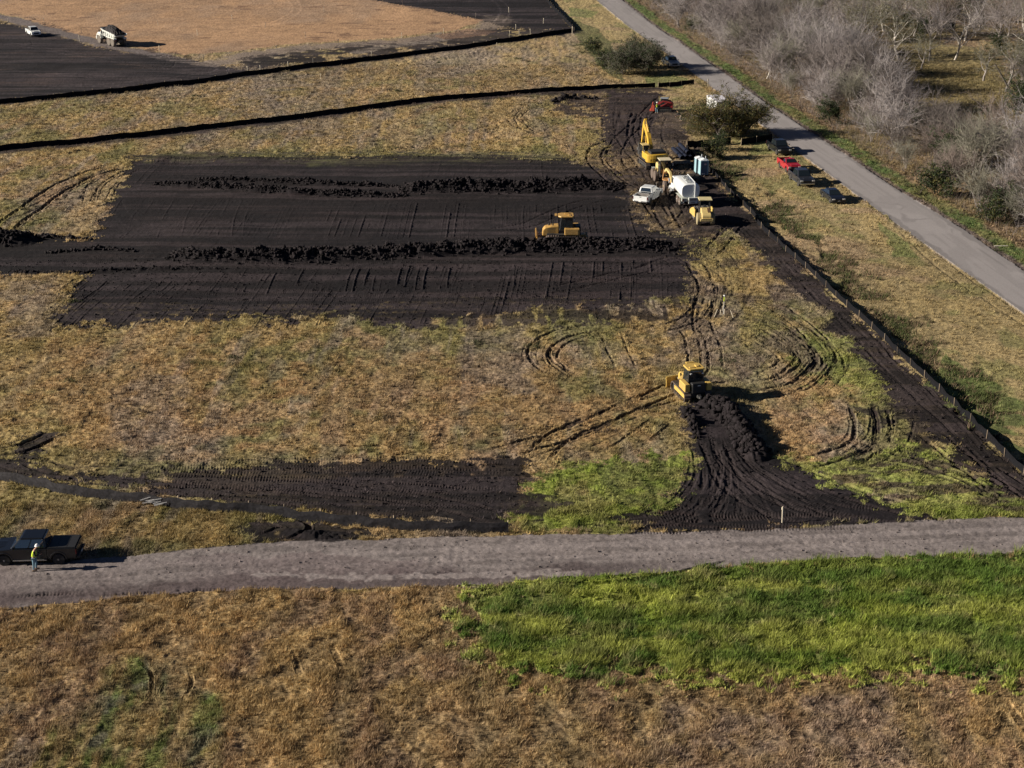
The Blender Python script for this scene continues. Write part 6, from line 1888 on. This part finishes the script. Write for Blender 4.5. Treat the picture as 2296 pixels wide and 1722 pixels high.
BARK = mat('pale_grey_bark', (.27, .24, .225), .9, dscale=3, var=.25)
BARK2 = mat('dark_bark', (.10, .085, .07), .9, dscale=3, var=.25)
BARKW = mat('whitish_bark', (.50, .46, .41), .9, dscale=3, var=.15)
TWIG = mat('grey_twigs', (.235, .205, .20), .9, var=.25, dscale=.6)
TWIGB = mat('brownish_twigs', (.20, .16, .14), .9, var=.25, dscale=.6)
TWIGL = mat('lichen_grey_twigs', (.22, .21, .165), .9, var=.25, dscale=.6)
LEAF = mat_attr('leaves', .7, amp=0, trans=.25, spec=.3)

protos = {}


def proto(key, name, seed, H, R0, bark, twig, leaf=None, **kw):
    r = random.Random(seed)
    root = empty(name)
    th, tn, tips = grow(r, H, R0, **kw)
    segs_to_mesh('trunk', th, 6, bark, root)
    cr = segs_to_mesh('crown', tn, 3, twig, root)
    if leaf: leafmesh('foliage', tips, leaf[0], leaf[1], leaf[2], LEAF, root, leaf[3], seed, keep=leaf[4] if len(leaf) > 4 else 1)
    protos[key] = root
    root['n'] = 0
    return root


OLVL = [(.105, .10, .028), (.075, .085, .028), (.13, .105, .035), (.055, .065, .025)]
EVG = [(.035, .055, .020), (.05, .068, .022), (.028, .042, .018)]
MIXL = [(.15, .12, .045), (.10, .10, .035), (.17, .125, .05)]
TW5 = [TWIGB, TWIG, mat('dark_grey_twigs', (.14, .12, .11), .9, var=.25, dscale=.6), mat('silver_twigs', (.32, .29, .285), .9, var=.25, dscale=.6), TWIGL]
for i in range(5):
    proto('br%d' % i, 'bare_shrub', 20 + i, 5.6, .07, BARK, TW5[i], multi=4, nl=5, spread=.55, first=.15, lv=(4, 4, 3), ln=(.62, .36, .24, .16), chaos=.55)
for i in range(4):
    proto('bt%d' % i, 'bare_tree', 40 + i, 9.5, .19, BARKW if i % 2 else BARK, TW5[(i * 2 + 1) % 5], nl=9, spread=.7, first=.3, lv=(6, 4, 3), wind=.02, chaos=.6)
for i in range(3):
    proto('ox%d' % i, 'spreading_oak', 60 + i, 9.0, .25, BARKW if i == 0 else BARK, TWIGL, nl=8, spread=1.1, first=.35, lv=(5, 4, 3), leaf=(5, .075, .22, OLVL + MIXL, .55 + .2 * i))
for i in range(2):
    proto('ev%d' % i, 'dark_evergreen', 80 + i, 5.5, .14, BARK2, BARK2, nl=10, spread=.6, first=.1, lv=(5, 3, 3), ln=(.42, .25, .15, .09), leaf=(14, .10, .20, EVG))
proto('sh0', 'evergreen_shrub', 90, 2.4, .05, BARK2, BARK2, multi=3, nl=4, spread=.8, first=.1, lv=(4, 3, 3), ln=(.6, .35, .2, .1), leaf=(12, .07, .14, EVG + OLVL[:1]))
proto('ol0', 'olive_tree', 101, 7.2, .20, BARK, BARK2, nl=11, spread=1.5, first=.2, lv=(6, 4, 4), multi=2, ln=(.62, .28, .15, .09), leaf=(9, .11, .26, OLVL + [(.17, .12, .04)], .9))
proto('dk0', 'dark_tree_clump', 111, 6.6, .14, BARK2, TWIGL, nl=9, spread=1.0, first=.05, lv=(5, 4, 4), multi=3, ln=(.50, .28, .17, .10), leaf=(10, .09, .2, EVG + [(.10, .09, .06), (.07, .06, .05)], .8))


def plant(key, name, p, label, cat, group=None, s=1.0, rz=None, sz=None, lean=0):
    pr = protos[key]
    if pr['n'] == 0: o = pr; pr['n'] = 1
    else:
        o = copy_tree(pr)
        o.name = name
    if o is pr: o.name = name
    o.location = (p[0], p[1], gz(p[0], p[1])); o.rotation_euler = (lean, lean * .5, rnd.random() * 6.28 if rz is None else rz)
    o.scale = (s, s, s * (sz or 1))
    for k in ('label', 'category', 'group'):
        if k in o.keys(): del o[k]
    return tag(o, label, cat, group)


# two lone clumps on the verge
plant('ol0', 'olive_tree', P(1612, 306), 'spreading olive-leaved tree at the yard corner, its crown overlapping the tarred road', 'tree', s=.86, rz=.6)
plant('ol0', 'olive_tree', P(1675, 300), 'second olive tree growing against the right side of the spreading olive-leaved tree', 'tree', s=.78, rz=2.6)
plant('ol0', 'olive_tree', P(1572, 300), 'small yellowish olive bush at the left foot of the spreading olive-leaved tree', 'tree', s=.52, rz=4)
plant('ev1', 'evergreen_shrub', P(1612, 335), 'low dark bush between the two silt fence pieces, right of the toilets', 'shrub', s=.55, rz=1)
plant('sh0', 'evergreen_shrub', P(1600, 352), 'small dark shrub in the ditch right of the portable toilets', 'shrub', s=1.1)
plant('dk0', 'dark_tree_clump', P(1400, 166), 'dense dark tree clump left of the silver pickup, its left stem group', 'tree', s=.85, rz=0)
plant('dk0', 'dark_tree_clump', P(1448, 163), 'dense dark tree clump touching the silver pickup', 'tree', s=.92, rz=1.9)
plant('dk0', 'dark_tree_clump', P(1425, 152), 'grey-topped tree between the two halves of the dark clump beside the silver pickup', 'tree', s=.92, rz=3.9)
plant('sh0', 'evergreen_shrub', P(1360, 150), 'green shrub at the left foot of the dark tree clump', 'shrub', s=1.3)
plant('sh0', 'evergreen_shrub', P(1330, 120), 'green shrub in the verge hedge above the dark tree clump', 'shrub', s=1.2)

# the wood across the road
WOODP = [(1378, -40), (1470, 62), (1560, 118), (1640, 178), (1720, 232), (1800, 290), (1880, 338), (1960, 395), (2060, 458), (2150, 520), (2260, 600), (2420, 700), (2700, 500), (2500, -160), (1378, -160)]
CLEAR = [(1890, 84), (2000, 92), (2110, 100), (2160, 135), (2190, 200), (2320, 235), (2320, 330), (2200, 330), (2100, 300), (2000, 262), (1920, 225), (1880, 160)]
GAP2 = [(2150, 245), (2240, 255), (2300, 330), (2210, 345), (2160, 300)]


def inside(p, poly):
    x, y = p; c = False
    for i in range(len(poly)):
        xa, ya = poly[i]; xb, yb = poly[(i + 1) % len(poly)]
        if (ya > y) != (yb > y) and x < (xb - xa) * (y - ya) / (yb - ya) + xa: c = not c
    return c


def wxy(p):
    a, b = to_px(np.array([p[0]]), np.array([p[1]])); return float(a[0]), float(b[0])


def edge_dist(q):
    "metres from the road's right edge, roughly, in the X direction"
    xr_ = np.interp(q[1], RR[:, 1], RR[:, 0]); w = D(q[0], q[1]); w2 = D(xr_, q[1]); return w.x - w2.x


# named individuals
def dplant(key, name, x, y, label, cat='tree', **kw): return plant(key, name, D(x, y), label, cat, **kw)


dplant('sh0', 'evergreen_shrub', 2022, 416, 'round dark evergreen bush at the foot of the bare thicket, right of the blue sedan', 'shrub', s=1.5)
dplant('sh0', 'evergreen_shrub', 2136, 478, 'dark evergreen bush farther right along the road edge of the thicket', 'shrub', s=1.15)
dplant('ev0', 'dark_evergreen', 1495, 66, 'small dark evergreen by the road at the top of the wood edge', s=.55)
dplant('ev0', 'dark_evergreen', 1880, 190, 'yellow-green evergreen standing at the left end of the clearing', s=.95)
dplant('ev1', 'dark_evergreen', 1795, 262, 'dark evergreen in the thicket opposite the olive tree', s=.8)
dplant('ev1', 'dark_evergreen', 2170, 328, 'dark evergreen behind the arching pale branches in the thicket', s=.7)
dplant('ev0', 'dark_evergreen', 2195, 250, 'dark evergreen at the right edge of the frame beside the clearing', s=1.1)
dplant('ox0', 'spreading_oak', 1942, 128, 'pale forked tree at the back left of the clearing', s=1.15, rz=.4)
dplant('bt0', 'bare_tree', 2007, 130, 'straight pale-trunked bare tree in the middle of the clearing', s=1.1)
dplant('ox1', 'spreading_oak', 1990, 150, 'shaggy grey tree standing alone in the clearing', s=.75)
dplant('bt1', 'bare_tree', 2062, 128, 'tall pale-trunked tree at the back right of the clearing', s=1.2)
dplant('ox2', 'spreading_oak', 2172, 198, 'stout leafy oak at the right end of the clearing', s=1.0)
dplant('ox1', 'spreading_oak', 2124, 176, 'stubby oak with a white stump-like trunk in the clearing', s=.85)
dplant('bt2', 'bare_tree', 2150, 340, 'bare tree with arching whitish branches in the near thicket', s=.9)
# leaning dead trunk
dd_ = empty('leaning_trunk', D(2206, 232), label='dead trunk leaning to the left in the clearing', cat='tree')
segs_to_mesh('trunk', [(np.array([0, 0, -.2]), np.array([-2.4, .4, 3.2]), .24, .18), (np.array([-2.4, .4, 3.2]), np.array([-5.0, .9, 7.2]), .18, .07)], 8, BARK2, dd_)
segs_to_mesh('broken_branch', [(np.array([-2.4, .4, 3.2]), np.array([-1.6, .2, 4.6]), .07, .02), (np.array([-3.6, .6, 5.0]), np.array([-4.6, 1.4, 5.2]), .06, .02)], 5, BARK2, dd_)

pts = []
tries = 0
def zone(q):
    if inside(q, [(x, y) for x, y in ((1860, 60), (2330, 60), (2330, 360), (2080, 310), (1860, 210))]): return 'beside the clearing'
    if q[1] < 45: return 'near the top edge'
    if q[0] > 2150: return 'near the right edge'
    if q[1] < 175: return 'opposite the silver pickup'
    if q[1] < 290: return 'opposite the olive tree'
    return 'across from the red pickup' if q[1] < 400 else 'across the road beyond the sedan'


GL = {'bare_shrub': ('bare grey shrub in the leafless thicket across the tarred road', 'bare shrubs of the thicket', 'shrub'),
      'bare_tree': ('leafless grey tree standing among the wood across the tarred road', 'bare trees of the wood', 'tree'),
      'spreading_oak': ('grey-green oak with sparse olive leaves in the wood across the tarred road', 'leafy oaks of the wood', 'tree'),
      'dark_evergreen': ('dark green evergreen among the bare trees across the tarred road', 'evergreens of the wood', 'tree')}
cnt = {}
while tries < 26000 and len(pts) < 470:
    tries += 1
    X_ = rnd.uniform(10, 190); Y_ = rnd.uniform(150, 470)
    q = wxy((X_, Y_))
    if not inside(q, WOODP) or inside(q, CLEAR) or inside(q, GAP2) or q[0] > 2330: continue
    e = edge_dist(q)
    if e < 5.2: continue
    dmin = 2.55 if e < 24 else (4.2 if e < 60 else 5.2)
    if any((a - X_) ** 2 + (b - Y_) ** 2 < dmin * dmin for a, b in pts[-600:]): continue
    pts.append((X_, Y_))
    u = rnd.random(); nb = float(fbm(np.array([X_]), np.array([Y_]), 18, 2, 400)[0])
    if e < 30: kind_ = 'bare_shrub' if u < .93 else ('dark_evergreen' if u < .975 else 'bare_tree')
    else:
        kind_ = 'spreading_oak' if nb > .42 and u < .75 else ('bare_tree' if u < .55 else ('bare_shrub' if u < .80 else 'dark_evergreen'))
    if cnt.get(kind_, 0) >= 290: kind_ = 'bare_tree'
    cnt[kind_] = cnt.get(kind_, 0) + 1
    key = {'bare_shrub': 'br%d' % rnd.randrange(5), 'bare_tree': 'bt%d' % rnd.randrange(4), 'spreading_oak': 'ox%d' % rnd.randrange(3), 'dark_evergreen': 'ev%d' % rnd.randrange(2)}[kind_]
    s = {'bare_shrub': rnd.uniform(.6, 1.2) * (0.95 if e < 9 else 1.25), 'bare_tree': rnd.uniform(.7, 1.05), 'spreading_oak': rnd.uniform(.65, 1.1), 'dark_evergreen': rnd.uniform(.5, 1.0)}[kind_]
    if kind_ == 'bare_shrub' and 1850 < q[0] and 285 < q[1] < 385: s *= .8
    size_ = 'low' if s < .72 else ('medium' if s < .92 else 'tall')
    look = {'bare_shrub': 'bare %s shrub' % ('grey' if key in ('br1', 'br3') else 'brownish'), 'bare_tree': 'bare grey tree', 'spreading_oak': 'olive-leaved oak', 'dark_evergreen': 'dense dark evergreen'}[kind_]
    row_ = 'at the roadside' if e < 13 else ('deeper in the wood' if e > 34 else 'inside the thicket')
    plant(key, kind_, (X_, Y_), '%s %s %s, %s' % (size_, look, row_, zone(q)), GL[kind_][2], GL[kind_][1], s=s)
print('wood plants', cnt)
for k, pr in protos.items():
    if pr['n'] == 0:
        for ch in list(pr.children): bpy.data.objects.remove(ch)
        bpy.data.objects.remove(pr)
    else:
        del pr['n']
for o in bpy.data.objects:
    if 'n' in o.keys(): del o['n']

# undergrowth: twigs and dead weeds under the thicket, rough weeds in the ditch and hedge line
def weeds(name, label, x, y, h, wd_, k, cl, lean, rad):
    r, c = glook(x, y)
    pts_ = np.stack([x, y, Z3[r, c]], 1)
    return blades(name, pts_, h, np.full(len(x), wd_), k, cl, lean, label, np.full(len(x), rad))


def pick(n, test, x0, x1, y0, y1):
    x = NR.uniform(x0, x1, n); y = NR.uniform(y0, y1, n); r, c = glook(x, y)
    m = test(r, c, x, y); return x[m], y[m]


ER = er.reshape(NRW, NCL); CLR = clr.reshape(NRW, NCL)
x, y = pick(85000, lambda r, c, x, y: (ER[r, c] > 4.6) & (ER[r, c] < 50) & ~CLR[r, c], 10, 150, 150, 430)
pal = np.array([(.23, .195, .18), (.20, .155, .115), (.26, .20, .11), (.10, .11, .05)])[NR.choice(4, len(x), p=[.45, .27, .16, .12])]
weeds('undergrowth', 'dry twiggy undergrowth and dead weeds on the floor of the leafless thicket', x, y, .4 + 1.6 * NR.random(len(x)) ** 2, .032, 7, pal, .5, .5)
x, y = pick(60000, lambda r, c, x, y: NR.random(len(x)) < MID3['ditch'][r, c], 25, 80, 90, 240)
pal = np.array([(.15, .115, .07), (.07, .09, .03), (.20, .14, .09), (.10, .12, .04)])[NR.choice(4, len(x))]
weeds('ditch_weeds', 'brown and dark green weeds filling the ditch beside the right silt fence', x, y, .2 + .35 * NR.random(len(x)), .07, 6, pal, .6, .25)
x, y = pick(30000, lambda r, c, x, y: (ER[r, c] > 1.0) & (ER[r, c] < 3.6), 10, 100, 140, 430)
pal = np.array([(.085, .13, .035), (.11, .14, .045), (.16, .15, .07)])[NR.choice(3, len(x))]
weeds('verge_grass', 'green grass strip along the far side of the tarred road', x, y, .10 + .15 * NR.random(len(x)), .08, 5, pal, .6, .25)
# dark low weeds dotted over the fields
wx, wy = scatter(100, 330, .011); r, c = glook(wx, wy); kk = (GHG[r, c] > .9) & ~MID3['green'][r, c]
wx, wy = wx[kk], wy[kk]
x = np.repeat(wx, 26) + NR.normal(0, .5, len(wx) * 26); y = np.repeat(wy, 26) + NR.normal(0, .38, len(wx) * 26)
pal = np.array([(.10, .075, .055), (.06, .07, .03), (.13, .10, .06)])[np.repeat(NR.choice(3, len(wx)), 26)]
weeds('field_weeds', 'dark dry weed patches dotted over the dry fields', x, y, .15 + .2 * NR.random(len(x)), .06, 5, pal, .6, .15)
m_ = MB(); a = D(2148, 533); m_.cyl((0, 0, .12), (1.5, -.1, .16), .07, .05, n=8); o = m_.build('fallen_log', BARKW); o.location = (a.x, a.y, gz(a.x, a.y)); tag(o, 'short bleached log lying on the dry grass at the thicket edge, far right', 'log')
print('objects', len(bpy.data.objects))
